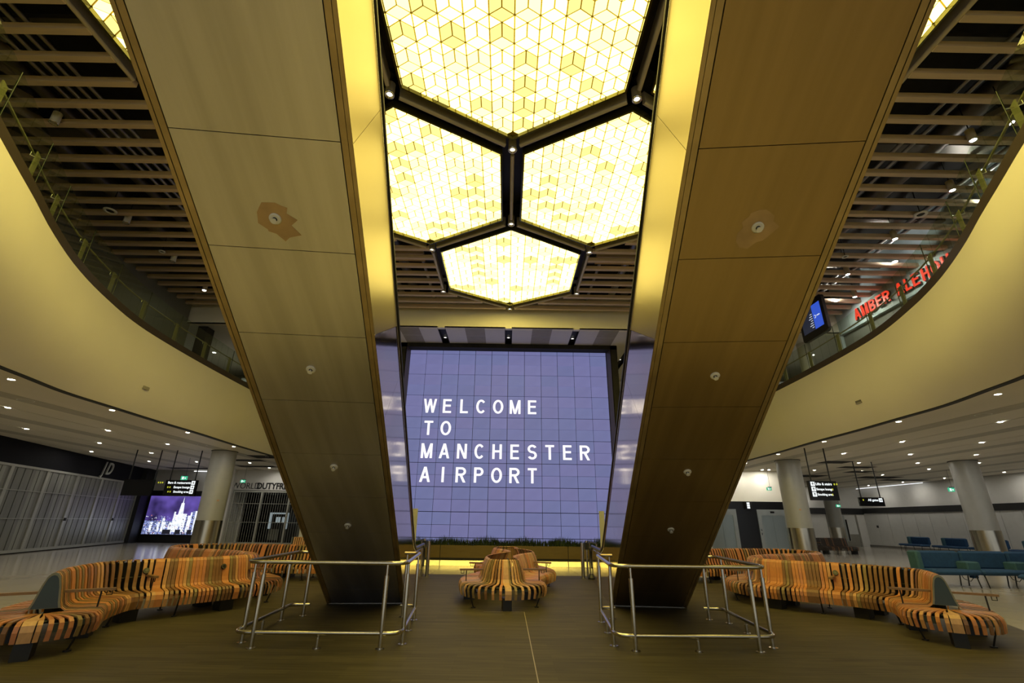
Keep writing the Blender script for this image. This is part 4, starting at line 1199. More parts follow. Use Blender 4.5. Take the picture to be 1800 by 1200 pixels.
# ------------------------------------------------------------------ glass balustrades of the balconies
JY = [-1.6, -0.2, 1.1, 2.5, 4.0, 5.54, 7.06, 8.28, 9.93, 11.56, 13.3, 15.1, 16.9, 18.7, 20.5, 22.3, 24.1, 25.8]
for sgn, side in ((-1, 'shutter shop'), (1, 'lift')):
    def C(y, o=0.0):
        dx = (XT(y + .05) - XT(y - .05)) / 0.1
        l = math.hypot(1, dx)
        return sgn * (XT(y) + o / l), y - o * dx / l
    t = thing('glass_balustrade', 'curved glass balustrade on the cream balcony edge, %s side' % side, 'balustrade', (sgn * 11, 12, ZF), 'balcony balustrades')
    mb = MB()
    ys = np.linspace(-11.5, 29.5, 110)
    for a, b in zip(ys[:-1], ys[1:]):
        mb.prism([C(a, 0.0), C(a, 0.16), C(b, 0.16), C(b, 0.0)][::sgn], 6.955, 7.17)
    mb.build('base_channel', M['curb'], t)
    for a, b in zip(JY[:-1], JY[1:]):
        mb = MB()
        st = np.linspace(a + 0.012, b - 0.012, 5)
        for u, v in zip(st[:-1], st[1:]):
            mb.prism([C(u, 0.075), C(u, 0.091), C(v, 0.091), C(v, 0.075)][::sgn], 7.15, 8.18)
        gp = mb.build('glass_panel', M['glass'], t)
        x, y = C(b, 0.083)
        MB().cyl((x, y), 0.011, 7.15, 8.18, 6).build('panel_edge', M['glass_edge'], gp)
    for y in JY:
        x, yy = C(y + 0.02, 0.20)
        dx = sgn * (XT(y + .05) - XT(y - .05)) / 0.1
        rz = math.atan2(1, dx)
        po = MB().box((x, yy, 7.40), (0.17, 0.02, 0.96), rz).build('post', M['post_steel'], t)
        x2, y2 = C(y, 0.083)
        MB().tube([(x2, y2, 7.80), (x, yy, 7.80)], 0.014, 8).build('glass_clamp', M['chrome'], po)
        x3, y3 = C(y, 0.30)
        MB().tube([(x, yy, 7.80), (x3, y3, 7.80), (x3, y3, 7.88)], 0.010, 6).build('rail_bracket', M['chrome'], po)
    MB().tube([(*C(y, 0.30), 7.90) for y in np.linspace(-1.6, 25.8, 80)], 0.022, 8).build('handrail', M['post_steel'], t)
    # little grille in the fascia
    yv = 14.2 if sgn < 0 else 14.6
    t = thing('vent_grille', 'tiny slotted vent grille set in the cream balcony fascia, %s side' % side, 'vent', (sgn * 11.5, yv, 5.2), 'fascia vents')
    tt_ = 0.69
    k_ = tt_ ** 4
    xf = sgn * (XT(yv) * (1 - k_) + XB(yv) * k_ - 0.10 * math.sin(PI * tt_) - 0.012)
    zc = 6.95 - 2.35 * tt_
    MB().bx(xf - 0.01, xf + 0.02, yv - 0.13, yv + 0.13, zc - 0.05, zc + 0.05).build('plate', M['vent'], t)
    for k in range(4): MB().bx(xf - 0.016, xf + 0.016, yv - 0.11 + 0.06 * k, yv - 0.085 + 0.06 * k, zc - 0.01, zc + 0.045).build('slot', M['black'], t)

# ------------------------------------------------------------------ downlights of the lower ceiling
ORD = ['first', 'second', 'third', 'fourth', 'fifth', 'sixth', 'seventh']
LINES = [('row next to the fascia', [(12.0, 7.5), (12.0, 11.0), (12.2, 14.35), (12.35, 18.25), (12.55, 21.9), (12.75, 25.5)]),
         ('first ceiling groove', [(15.24, 10.7), (15.24, 14.2), (15.24, 18.05), (15.24, 21.4), (15.24, 25.0), (15.24, 28.6)]),
         ('second ceiling groove', [(18.24, 14.4), (18.24, 17.95), (18.24, 21.35), (18.24, 24.65), (18.24, 28.4)]),
         ('third ceiling groove', [(21.1, 17.7), (21.1, 21.2), (21.1, 24.4), (21.1, 28.5)]),
         ('fourth ceiling groove', [(23.9, 20.8), (23.9, 24.0), (23.9, 27.0), (23.9, 30.5)])]
def downlight(x, y, z, label, group, lamp='lamp', r=0.066):
    t = thing('downlight', label, 'downlight', (x, y, z), group)
    n = 16
    ring = [(x + q * math.cos(2 * PI * k / n), y + q * math.sin(2 * PI * k / n), zz) for q, zz in ((r + 0.025, z), (r + 0.025, z - 0.012), (r, z - 0.012), (r, z)) for k in range(n)]
    MB().add(ring, [(a * n + k, a * n + (k + 1) % n, (a + 1) * n + (k + 1) % n, (a + 1) * n + k) for a in range(3) for k in range(n)], True).build('rim', M['white_plastic'], t)
    MB().cyl((x, y), r, z - 0.008, z - 0.003, n).build('lens', M[lamp], t)
    return t
for sgn, side in ((-1, 'shutter shop'), (1, 'lift')):
    for ln, (nm_, spots) in enumerate(LINES):
        k = 0
        for x, y in spots:
            if sgn < 0 and -x < shop_x(y) + 0.5: continue
            downlight(sgn * x, y, ZG, '%s side downlight, %s along the %s' % (side, ORD[k], nm_), 'lower ceiling downlights')
            k += 1
def washer(x, y, z, aim, label, group, energy, ang=95):
    t = downlight(x, y, z, label, group, 'lamp', 0.07)
    ld = bpy.data.lights.new('washer_lamp', 'SPOT')
    ld.energy = energy; ld.spot_size = R(ang); ld.spot_blend = 0.7; ld.color = (1.0, 0.93, 0.80); ld.shadow_soft_size = 0.06
    lo = bpy.data.objects.new('washer_lamp', ld)
    COL.objects.link(lo)
    lo.parent = t; lo.matrix_parent_inverse = Matrix.Translation(parent_world(t)).inverted()
    lo.matrix_basis = Matrix.Translation((x, y, z - 0.06)) @ (Vector(aim) - Vector((x, y, z))).to_track_quat('-Z', 'Y').to_matrix().to_4x4()
for k, x in enumerate((12.4, 14.0, 15.6)):
    washer(x, 28.5, ZG, (x, 29.2, 2.6), 'wall-washing downlight before the cream lift wall, %s from the escalator' % ORD[k], 'lift wall washers', 5.5)
washer(25.2, 41.2, ZG, (25.2, 42, 2.6), 'wall-washing downlight over the far wall beside the double door', 'door wall washer', 30)
for k, y in enumerate((39.0, 35.5, 32.0, 28.0, 24.5)):
    washer(29.2, y, ZG, (30.4, y, 1.8), 'wall-washing downlight along the panelled wall, %s from the double door' % ORD[k], 'panel wall washers', 11, 150)
for k, (x, y) in enumerate(((-19.6, 32.6), (-15.4, 31.4))):
    washer(x, y, ZG, (x, y + 1.4, 3.2), 'wall-washing downlight above the %s' % ('city poster wall', 'grille shop lettering')[k], 'far wall washers', 30)
for k, y in enumerate((16.6, 13.6, 10.4)):  # cans added to brighten the pale upper fascia
    washer(13.0, y, ZS, (14.07, y, 9.0), 'added wall-washing can before the pale upper fascia, %s from the far end' % ORD[k], 'added upper fascia washers', 70, 120)
for k, (x, y) in enumerate(((-14.6, 22.0), (14.6, 21.0))):  # lamps added to brighten both ends of the upper floor
    washer(x, y, ZL, (x, y + 1, 7.2), 'added soffit downlight over the %s end of the upper floor' % ('shutter side', 'lift side')[k], 'added upper end washers', 90, 130)
for k, (x, y) in enumerate(((-2.88, 19.7), (-0.02, 19.6), (2.87, 19.6), (5.65, 22.4))):
    downlight(x, y, ZL + 0.10, 'little downlight in the %s black slot of the soffit above the LED wall' % ['second', 'middle', 'fourth', 'outermost'][k], 'slot downlights', 'lamp_dim', 0.06)
# round speakers in the dark bands
for x, y, lb in ((-13.75, 13.2, 'shutter shop side, in the dark ceiling band near the fascia'), (-13.75, 21.5, 'shutter shop side, in the dark ceiling band before the column'), (13.75, 13.2, 'lift side, in the dark ceiling band near the fascia'), (13.75, 21.5, 'lift side, in the dark ceiling band before the hanging sign')):
    t = thing('ceiling_speaker', 'round flush ceiling speaker, ' + lb, 'speaker', (x, y, ZG), 'ceiling speakers')
    MB().cyl((x, y), 0.20, ZG - 0.014, ZG - 0.006, 24).build('rim', M['white_plastic'], t)
    MB().cyl((x, y), 0.17, ZG - 0.018, ZG - 0.010, 24).build('grille', M['ceil_band'], t)
MB().bx(30.12, 30.15, 34.9, 41.8, ZG - 0.095, ZG - 0.07).build('strip_light', M['strip'])
o = bpy.data.objects['strip_light']; tag(o, 'long thin white strip light where the ceiling meets the panelled wall', 'strip light')
o = MB().bx(-21.8, -19.6, 33.9, 33.94, ZG - 0.08, ZG - 0.04).build('strip_light', M['strip'])
tag(o, 'short white strip light on the ceiling edge above the city poster', 'strip light')

# ------------------------------------------------------------------ cans and discs among the upper baffles
def can(x, y, label, lit):
    t = thing('ceiling_can', label, 'ceiling light', (x, y, ZS), 'cans between the baffles')
    MB().cyl((x, y), 0.085, ZS - 0.12, ZS + 0.16, 16).build('housing', M['white_plastic'] if not lit else M['rail_bronze'], t)
    MB().tube([(x, y, ZS + 0.16), (x, y, 10.9)], 0.012, 6).build('stem', M['black_metal'], t)
    n = 16
    ring = [(x + q * math.cos(2 * PI * k / n), y + q * math.sin(2 * PI * k / n), zz) for q, zz in ((0.088, ZS - 0.12), (0.088, ZS - 0.135), (0.07, ZS - 0.135), (0.06, ZS - 0.12)) for k in range(n)]
    MB().add(ring, [(a * n + k, a * n + (k + 1) % n, (a + 1) * n + (k + 1) % n, (a + 1) * n + k) for a in range(3) for k in range(n)], True).build('bezel', M['chrome'], t)
    MB().cyl((x, y), 0.06, ZS - 0.128, ZS - 0.122, 14).build('lens', M['lamp_can'] if lit else M['speaker'], t)
for k, (x, y) in enumerate(((-10.3, 8.15), (-11.55, 11.95), (-11.65, 14.2), (-11.85, 16.35))):
    can(x, y, 'white unlit can between the ceiling baffles, %s from the hall front, shutter shop side' % ORD[k], k == 3)
for k, (x, y) in enumerate(((10.85, 7.65), (10.5, 8.15), (11.55, 9.85), (11.8, 12.1), (11.85, 14.3), (13.3, 16.0))):
    can(x, y, 'glowing can between the ceiling baffles, %s from the hall front, lift side' % ORD[k], True)
for k, (x, y, lb) in enumerate(((-11.7, 11.5, 'near the second white can, shutter shop side'), (-11.7, 13.7, 'near the third white can, shutter shop side'), (11.7, 11.0, 'before the fourth glowing can, lift side'), (11.1, 13.3, 'beside the fifth glowing can, lift side'))):
    t = thing('ceiling_ring', 'pale ring speaker under the baffles, ' + lb, 'speaker', (x, y, ZS), 'ring speakers')
    mb = MB(); n = 20; r_ = 0.17 if k in (0, 2) else 0.10
    ring = [(x + q * math.cos(2 * PI * j / n), y + q * math.sin(2 * PI * j / n), zz) for q, zz in ((r_, ZS - 0.02), (r_, ZS - 0.05), (r_ * .62, ZS - 0.05), (r_ * .55, ZS - 0.02)) for j in range(n)]
    mb.add(ring, [(a * n + j, a * n + (j + 1) % n, (a + 1) * n + (j + 1) % n, (a + 1) * n + j) for a in range(3) for j in range(n)], True)
    mb.build('rim', M['white_plastic'], t)
    MB().cyl((x, y), r_ * .6, ZS - 0.03, ZS - 0.02, 16).build('cone', M['black'], t)
    MB().tube([(x, y, ZS - 0.02), (x, y, 10.9)], 0.012, 6).build('stem', M['black_metal'], t)

# ------------------------------------------------------------------ columns
def column(x, y, label, r=0.55, top=ZG):
    t = thing('column', label, 'column', (x, y, 0), 'round columns')
    MB().cyl((x, y), r, 1.48, top + 0.1, 40).build('shaft', M['column'], t)
    MB().cyl((x, y), r + 0.012, 0.004, 1.48, 40).build('steel_cladding', M['steel_clad'], t)
    MB().cyl((x, y), r + 0.03, top - 0.03, top - 0.005, 40).build('collar', M['black'], t)
column(-13.9, 23.6, 'round grey column with steel foot beside the city poster')
column(14.2, 24.1, 'round grey column with steel foot in front of the lifts')
column(22.5, 23.4, 'round grey column with steel foot standing behind the long blue sofa')
column(25.2, 38.0, 'slim far column behind the dark bench, before the double door', 0.5)
for x, y, z, lb in ((-13.45, 23.16, 2.35, 'column beside the city poster'), (14.05, 23.55, 2.3, 'column before the lifts')):
    t = thing('notice', 'tiny orange and white sticker on the ' + lb, 'sticker', (x, y, z), 'column stickers')
    MB().box((x, y, z), (0.10, 0.012, 0.07), 0.35 if x < 0 else 0.1).build('sheet', M['wood_pale'], t)

# ------------------------------------------------------------------ hanging direction signs
def sign(x0, x1, y, z0, z1, label, lines, poles, align, sym, group='hanging direction signs'):
    t = thing('hanging_sign', label, 'sign', ((x0 + x1) / 2, y, z0), group)
    MB().bx(x0, x1, y - 0.05, y + 0.05, z0, z1).build('board', M['black_gloss'], t)
    for px in poles:
        MB().tube([(px, y, z1 - 0.02), (px, y, ZG)], 0.026, 8).build('pole', M['black_metal'], t)
    yy = y - 0.056
    for k, (txt, sz) in enumerate(lines):
        zc = z1 - 0.12 - 0.205 * k
        if align == 'RIGHT':
            ex = x1 - 0.09
            MB().bx(ex - 0.17, ex, yy - 0.004, yy + 0.004, zc - 0.09, zc + 0.085).build('arrow_tile', M['sign_white'], t)
            MB().bx(ex - 0.13, ex - 0.04, yy - 0.008, yy - 0.002, zc - 0.012, zc + 0.008).add([(ex - 0.07, yy - 0.008, zc + 0.045), (ex - 0.03, yy - 0.008, zc - 0.002), (ex - 0.07, yy - 0.008, zc - 0.049), (ex - 0.09, yy - 0.008, zc - 0.03), (ex - 0.062, yy - 0.008, zc - 0.002), (ex - 0.09, yy - 0.008, zc + 0.026)], [(0, 5, 4, 1), (4, 3, 2, 1)]).build('arrow', M['letter_black'], t)
            put_text('lettering', txt, sz, (ex - 0.20, yy, zc - sz * 0.34), M['sign_white'], t, bold=0.004, align='RIGHT', depth=0.004)
            wd = 0.47 * sz * len(txt)
            for j in range(sym[k]): MB().bx(ex - 0.24 - wd - 0.10 * (j + 1), ex - 0.19 - wd - 0.10 * (j + 1), yy - 0.003, yy + 0.003, zc - 0.04, zc + 0.03).build('pictogram', M['sign_yellow'], t)
        else:
            ex = x0 + 0.09
            MB().bx(ex, ex + 0.17, yy - 0.004, yy + 0.004, zc - 0.09, zc + 0.085).build('arrow_tile', M['sign_white'], t)
            MB().bx(ex + 0.075, ex + 0.095, yy - 0.008, yy - 0.002, zc - 0.06, zc + 0.03).add([(ex + 0.04, yy - 0.008, zc + 0.01), (ex + 0.085, yy - 0.008, zc + 0.06), (ex + 0.13, yy - 0.008, zc + 0.01), (ex + 0.115, yy - 0.008, zc - 0.005), (ex + 0.085, yy - 0.008, zc + 0.03), (ex + 0.055, yy - 0.008, zc - 0.005)], [(0, 5, 4, 1), (4, 3, 2, 1)]).build('arrow', M['letter_black'], t)
            put_text('lettering', txt, sz, (ex + 0.20, yy, zc - sz * 0.34), M['sign_white'], t, bold=0.004, align='LEFT', depth=0.004)
            wd = 0.37 * sz * len(txt)
            for j in range(sym[k]): MB().bx(ex + 0.26 + wd + 0.10 * j, ex + 0.31 + wd + 0.10 * j, yy - 0.003, yy + 0.003, zc - 0.04, zc + 0.03).build('pictogram', M['sign_yellow'], t)
sign(-16.30, -14.80, 23.5, 2.53, 3.26, 'black hanging sign to bars, escape lounge and smoking area, beside the column', [('Bars & restaurants', 0.145), ('Escape lounge', 0.135), ('Smoking area', 0.135)], (-16.15, -14.95), 'RIGHT', [3, 2, 2])
sign(-18.28, -16.85, 23.5, 2.53, 3.26, 'black hanging sign with blank dark face, nearer the shutter', [], (-18.1, -16.9), 'RIGHT', [])
sign(12.45, 13.62, 20.0, 2.56, 3.32, 'black hanging sign to lifts, stairs and lounge, beside the column before the lifts', [('Lifts & stairs', 0.135), ('Escape lounge', 0.12), ('Smoking area', 0.12)], (12.62, 13.42), 'LEFT', [2, 1, 1])
sign(17.45, 18.68, 24.2, 2.52, 2.93, 'small black hanging sign to all gates', [('All gates', 0.15)], (17.60, 18.55), 'RIGHT', [1])

# ------------------------------------------------------------------ green exit signs
for x, y, z, s_, lb in ((-17.55, 26.6, 3.60, 1.0, 'above the sign to bars and lounge'), (-14.55, 27.0, 3.50, 0.75, 'in front of the grille shop lettering'), (14.65, 27.1, 3.48, 0.8, 'in front of the cream lift wall'), (25.0, 27.2, 3.58, 1.05, 'beside the column behind the blue sofa'), (24.0, 35.5, 2.95, 0.9, 'far away by the double door')):
    t = thing('exit_sign', 'small green lit exit sign hanging ' + lb, 'sign', (x, y, z), 'green exit signs')
    MB().bx(x - 0.17 * s_, x + 0.17 * s_, y - 0.02, y + 0.02, z - 0.11 * s_, z + 0.09 * s_).build('panel', M['sign_green'], t)
    MB().bx(x - 0.05 * s_, x + 0.18 * s_, y - 0.04, y + 0.04, z + 0.09 * s_, z + 0.13 * s_).build('housing', M['black_metal'], t)
    MB().tube([(x + 0.06, y, z + 0.12 * s_), (x + 0.06, y, ZG)], 0.006, 6).build('wire', M['black_metal'], t)
    yy = y - 0.024
    MB().bx(x - 0.10 * s_, x + 0.0, yy - 0.003, yy + 0.003, z - 0.08 * s_, z + 0.06 * s_).build('door_symbol', M['sign_white'], t)
    MB().bx(x + 0.05 * s_, x + 0.10 * s_, yy - 0.003, yy + 0.003, z - 0.05 * s_, z + 0.02 * s_).bx(x + 0.03 * s_, x + 0.12 * s_, yy - 0.003, yy + 0.003, z - 0.025 * s_, z - 0.005 * s_).build('figure_symbol', M['sign_white'], t)

# ------------------------------------------------------------------ shuttered shop
t = thing('roller_shutter', 'wide grey see-through shutter closing the black shop front', 'shutter', tuple(on_shop(1, 0)), None)
def sbox(name, u0, u1, z0, z1, off, m, dpt=0.03):
    c = on_shop((u0 + u1) / 2, (z0 + z1) / 2, off)
    return MB().box(c, (abs(u1 - u0), dpt, z1 - z0), rz_s).build(name, M[m], t)
U0, U1_ = -6.2, 11.1
bays = [U0, -3.6, -1.15, 1.35, 3.85, 6.3, 8.75, U1_]
rngs = random.Random(3)
for a, b in zip(bays[:-1], bays[1:]):
    nsl = 9
    for k in range(nsl):
        ua = a + 0.10 + (b - a - 0.20) * k / nsl; ub = a + 0.10 + (b - a - 0.20) * (k + 1) / nsl
        sbox('shutter_slat', ua + 0.012, ub - 0.012, 0.16, 3.55, -0.03 + 0.015 * (k % 2), rngs.choice(['shutter', 'shutter_b', 'shutter_b']), 0.016)
    sbox('shutter_post', a - 0.10, a + 0.10, 0.05, 3.66, 0.0, 'shutter_bar', 0.05)
sbox('shutter_post', U1_ - 0.08, U1_ + 0.08, 0.05, 3.66, 0.0, 'shutter_bar', 0.05)
for z, hh in ((0.11, 0.12), (1.46, 0.03), (2.62, 0.03), (3.61, 0.10)):
    sbox('shutter_rail', U0, U1_, z - hh / 2, z + hh / 2, 0.012, 'shutter_bar', 0.045)
for u in (3.85, 8.75): sbox('lock', u - 0.07, u + 0.07, 1.36, 1.5, 0.05, 'black', 0.05)
t2 = thing('shop_lettering', 'grey slanted two letter shop sign on the black fascia above the shutter', 'sign', tuple(on_shop(6.6, 3.9)))
put_text('letter', 'J', 0.95, on_shop(5.95, 3.86, 0.06), M['letter_grey'], t2, rz=rz_s + 0, depth=0.06, bold=0.012, shear=0.35, squeeze=0.8)
put_text('letter', 'D', 0.95, on_shop(6.55, 3.86, 0.06), M['letter_grey'], t2, rz=rz_s + 0, depth=0.06, bold=0.012, shear=0.35, squeeze=0.95)

# ------------------------------------------------------------------ city poster screen
t = thing('video_poster', 'bright screen with night city skyline between shutter and column', 'screen', (-22.4, 34, 0.5))
PX0, PX1, PZ0, PZ1, PY = -24.35, -20.6, 0.52, 2.95, 34.0
MB().bx(PX0, PX1, PY, PY + 0.05, PZ0, PZ1).build('panel', M['sky_violet'], t)
mb = MB().bx(PX0 - 0.12, PX0, PY - 0.03, PY + 0.05, PZ0 - 0.1, PZ1 + 0.1).bx(PX1, PX1 + 0.12, PY - 0.03, PY + 0.05, PZ0 - 0.1, PZ1 + 0.1).bx(PX0, PX1, PY - 0.03, PY + 0.05, PZ0 - 0.1, PZ0).bx(PX0, PX1, PY - 0.03, PY + 0.05, PZ1, PZ1 + 0.1)
mb.build('frame', M['black_metal'], t)
rng = random.Random(21)
MB().bx(PX0, PX1, PY - 0.006, PY, PZ0, PZ0 + 0.85).build('city_haze', M['city_blue'], t)
mbs = {k: MB() for k in ('city_white', 'city_blue', 'city_dark', 'city_red')}
x = PX0
while x < PX1 - 0.1:
    wd = rng.uniform(0.10, 0.24)
    wd = min(wd, PX1 - x)
    cen = (x - PX0) / (PX1 - PX0)
    hh = 0.75 + (0.45 if .25 < cen < .4 else 0) * rng.random() + (0.75 if .48 < cen < .92 else 0) * rng.uniform(.4, 1)
    mbs['city_white' if rng.random() < (0.75 if cen > .22 else .3) else 'city_blue'].bx(x, x + wd, PY - 0.010, PY - 0.006, PZ0 + 0.15, PZ0 + hh)
    x += wd * 0.95
for k in range(420):
    x = rng.uniform(PX0, PX1 - 0.08); z = PZ0 + rng.random() ** 1.6 * 1.15
    c_ = rng.choice(['city_white', 'city_white', 'city_dark', 'city_dark', 'city_blue', 'city_red' if rng.random() < .35 else 'city_blue'])
    mbs[c_].bx(x, x + rng.uniform(0.02, 0.07), PY - 0.014, PY - 0.010, z, z + rng.uniform(0.02, 0.06))
for x, wd in ((-23.0, 0.55), (-22.15, 0.35), (-21.35, 0.3)):
    mbs['city_dark'].bx(x, x + wd, PY - 0.018, PY - 0.014, PZ0 + 0.02, PZ0 + 0.30)
mb = mbs['city_white']
tx = PX0 + 0.615 * (PX1 - PX0)
yy = PY - 0.016
mb.add([(tx - 0.24, yy, PZ0 + 0.5), (tx + 0.24, yy, PZ0 + 0.5), (tx + 0.10, yy, PZ0 + 1.98), (tx - 0.10, yy, PZ0 + 1.98)], [(0, 1, 2, 3)])
mb.add([(tx - 0.035, yy, PZ0 + 1.98), (tx + 0.035, yy, PZ0 + 1.98), (tx, yy, PZ0 + 2.40)], [(0, 1, 2)])
for k_, mb in mbs.items(): tag(mb.build('skyline_print', M[k_], t), kind='stuff')

# ------------------------------------------------------------------ grille shop
t = thing('shop_grille', 'steel bar grille closing the dark shop behind the column', 'grille', (-16, 32.9, 0))
GX0, GX1, GY = -18.15, -11.95, 32.85
posts = [-18.1, -16.25, -14.40, -12.5]
x = GX0
while x < GX1:
    MB().bx(x - 0.008, x + 0.008, GY - 0.008, GY + 0.008, 0.14, 3.2).build('grille_bar', M['shutter_bar'], t)
    x += 0.155
for x in posts: MB().bx(x - 0.06, x + 0.06, GY - 0.04, GY + 0.04, 0.02, 3.3).build('grille_post', M['shutter_bar'], t)
for z, hh in ((0.10, 0.10), (1.35, 0.03), (2.5, 0.03), (3.26, 0.10)):
    MB().bx(GX0, GX1, GY - 0.02, GY + 0.02, z - hh / 2, z + hh / 2).build('grille_rail', M['shutter_bar'], t)
t = thing('shop_lettering', 'thin and bold black shop name on the pale wall above the bar grille', 'sign', (-16.5, 32.9, 3.4))
put_text('lettering', 'WORLD', 0.56, (-18.38, 32.87, 3.43), M['letter_black'], t, align='LEFT', depth=0.02, bold=-0.006, squeeze=0.90)
put_text('lettering', 'DUTYFREE', 0.56, (-16.72, 32.87, 3.43), M['letter_black'], t, align='LEFT', depth=0.02, bold=0.016, squeeze=0.86)

# ------------------------------------------------------------------ lifts
def lift(x0, x1, label):
    y = 29.12
    t = thing('lift', label, 'lift', ((x0 + x1) / 2, y, 0), 'pair of lifts')
    MB().bx(x0, x0 + 0.22, y - 0.05, y, 0.0, 2.44).build('jamb', M['lift_frame'], t)
    MB().bx(x1 - 0.22, x1, y - 0.05, y, 0.0, 2.44).build('jamb', M['lift_frame'], t)
    MB().bx(x0 + 0.22, x1 - 0.22, y - 0.05, y, 2.12, 2.44).build('lintel', M['lift_frame'], t)
    xm = (x0 + x1) / 2
    MB().bx(x0 + 0.22, xm - 0.004, y - 0.012, y + 0.0, 0.02, 2.12).build('door_panel', M['lift_steel'], t)
    MB().bx(xm + 0.004, x1 - 0.22, y - 0.012, y + 0.0, 0.02, 2.12).build('door_panel', M['lift_steel'], t)
    MB().bx(xm - 0.12, xm + 0.12, y - 0.06, y - 0.05, 2.24, 2.34).build('indicator', M['black_gloss'], t)
    for z in (1.05, 1.25): MB().bx(x0 + 0.07, x0 + 0.13, y - 0.062, y - 0.05, z, z + 0.12).build('call_button', M['chrome'], t)
lift(14.75, 16.55, 'steel lift doors just beside the column, seen whole')
lift(11.75, 13.52, 'steel lift doors partly hidden behind the escalator')
t = thing('lift_sign', 'small black projecting sign with white pictograms between the lifts', 'sign', (14.25, 29.0, 2.5))
MB().bx(14.10, 14.45, 28.9, 29.12, 2.46, 2.86).build('board', M['black_metal'], t)
for k in range(3): MB().bx(14.14, 14.30, 28.885, 28.9, 2.48 + 0.12 * k, 2.58 + 0.12 * k).build('pictogram', M['sign_white'], t)

# ------------------------------------------------------------------ blue sofas
def sofa(x0, x1, y, label, group, modules=1, rz=0.0, pivot=None, small=False):
    t = thing('sofa', label, 'sofa', ((x0 + x1) / 2, y, 0), group)
    n = modules
    W = (x1 - x0) / n
    def add(mb, name, m, parent=t):
        if rz:
            cx, cy = pivot
            mb.v = [(cx + (v[0] - cx) * math.cos(rz) - (v[1] - cy) * math.sin(rz), cy + (v[0] - cx) * math.sin(rz) + (v[1] - cy) * math.cos(rz), v[2]) for v in mb.v]
        o = mb.build(name, M[m], parent)
        return o
    def cushion(a, b, c, d, e, f, r=0.05):
        """Rounded block: a chamfered box."""
        mb = MB()
        lv = [(0, r), (r, 0), (1, 0), (2, r)]
        zs = [(e, r), (e + r, 0), (f - r, 0), (f, r)]
        for z, k in zs:
            pass
        vs = []
        for z, k in zs:
            vs += [(a + k + r, c + k, z), (b - k - r, c + k, z), (b - k, c + k + r, z), (b - k, d - k - r, z), (b - k - r, d - k, z), (a + k + r, d - k, z), (a + k, d - k - r, z), (a + k, c + k + r, z)]
        fs = [tuple(range(8))[::-1], tuple(range(24, 32))] + [(l * 8 + i, l * 8 + (i + 1) % 8, (l + 1) * 8 + (i + 1) % 8, (l + 1) * 8 + i) for l in range(3) for i in range(8)]
        return mb.add(vs, fs)
    for k in range(n):
        a, b = x0 + W * k, x0 + W * (k + 1)
        add(cushion(a + 0.01, b - 0.01, y - 0.55, y + 0.15, 0.33, 0.47), 'seat', 'sofa_blue')
        add(cushion(a + 0.01, b - 0.01, y + 0.04, y + 0.22, 0.45, 0.94), 'backrest', 'sofa_blue')
        for xx in (a + 0.12, b - 0.12):
            for yy, dy in ((y - 0.42, -0.06), (y + 0.10, 0.06)):
                add(MB().tube([(xx, yy, 0.34), (xx, yy + dy, 0.0)], 0.016, 8), 'leg', 'black_metal')
        if k < n - 1:
            add(cushion(b - 0.20, b + 0.20, y - 0.32, y + 0.06, 0.44, 0.67, 0.03), 'arm_cushion', 'sofa_green')
            mb = MB().bx(b - 0.07, b + 0.07, y - 0.28, y - 0.14, 0.24, 0.33)
            pu = add(mb, 'power_unit', 'sofa_blue')
            add(MB().tube([(b, y - 0.2, 0.25), (b - 0.12, y - 0.2, 0.15), (b - 0.3, y - 0.2, 0.22), (b - 0.35, y - 0.2, 0.33)], 0.008, 6), 'cable', 'rubber', pu)
    add(cushion(x0 - 0.04, x0 + 0.14, y - 0.12, y + 0.24, 0.33, 0.94, 0.04), 'end_wing', 'sofa_green')
    add(cushion(x0 - 0.62, x0 - 0.02, y - 0.40, y + 0.18, 0.34, 0.47), 'end_stool', 'sofa_blue')
    for xx in (x0 - 0.5, x0 - 0.15): add(MB().tube([(xx, y - 0.3, 0.36), (xx, y - 0.34, 0.0)], 0.014, 8), 'leg', 'black_metal')
    return t
sofa(12.15, 19.2, 15.1, 'long blue fabric sofa with green arm cushions, behind the slatted bench end', 'blue sofas', 5)
t = sofa(14.12, 15.6, 13.4, 'second blue sofa standing in front of the long blue sofa, only its stool end showing', 'blue sofas', 1)
for k, (yc, lb) in enumerate(((35.2, 'first of the wall sofas, next to the double door'), (32.4, 'second of the wall sofas counted from the double door'), (29.8, 'third of the wall sofas, mostly behind the big column'), (27.2, 'fourth of the wall sofas, just past the big column'))):
    L_ = 1.6
    sofa(28.9 - L_ / 2, 28.9 + L_ / 2, yc, 'small blue sofa, ' + lb, 'blue wall sofas', 1, rz=-PI / 2, pivot=(28.9, yc))

# ------------------------------------------------------------------ upper storey: sign, display, column, kiosk
t = thing('shop_lettering', 'red glowing block letters on the pale blue upper fascia', 'sign', (14.05, 15, 9.4))
yl = 17.12
for k_c, ch in enumerate('AMBER ALEHOUSE'):
    if ch == ' ': yl -= 0.22; continue
    if k_c == 9: yl -= 0.06
    wd = GW[ch] * 0.44 * 1.02
    put_glyph('letter', ch, 0.44, 13.985, yl - wd / 2, 9.34, M['red_neon'], t, rz=-PI / 2, t=0.17, dep=0.03, wk=1.0)
    put_glyph('letter_shadow', ch, 0.47, 14.02, yl - wd / 2 - 0.02, 9.315, M['letter_black'], t, rz=-PI / 2, t=0.20, dep=0.05, wk=0.98)  # black offset copy paints the letter's shadow on the fascia
    yl -= wd + 0.075
t = thing('departure_display', 'black rounded display with blue half and small white swirl, above the glass balustrade', 'screen', (11.95, 16.6, 8.45), None)
DX = 11.93
n = 6
prof = []
y0, y1, z0, z1, rr = 15.95, 17.5, 8.42, 9.94, 0.14
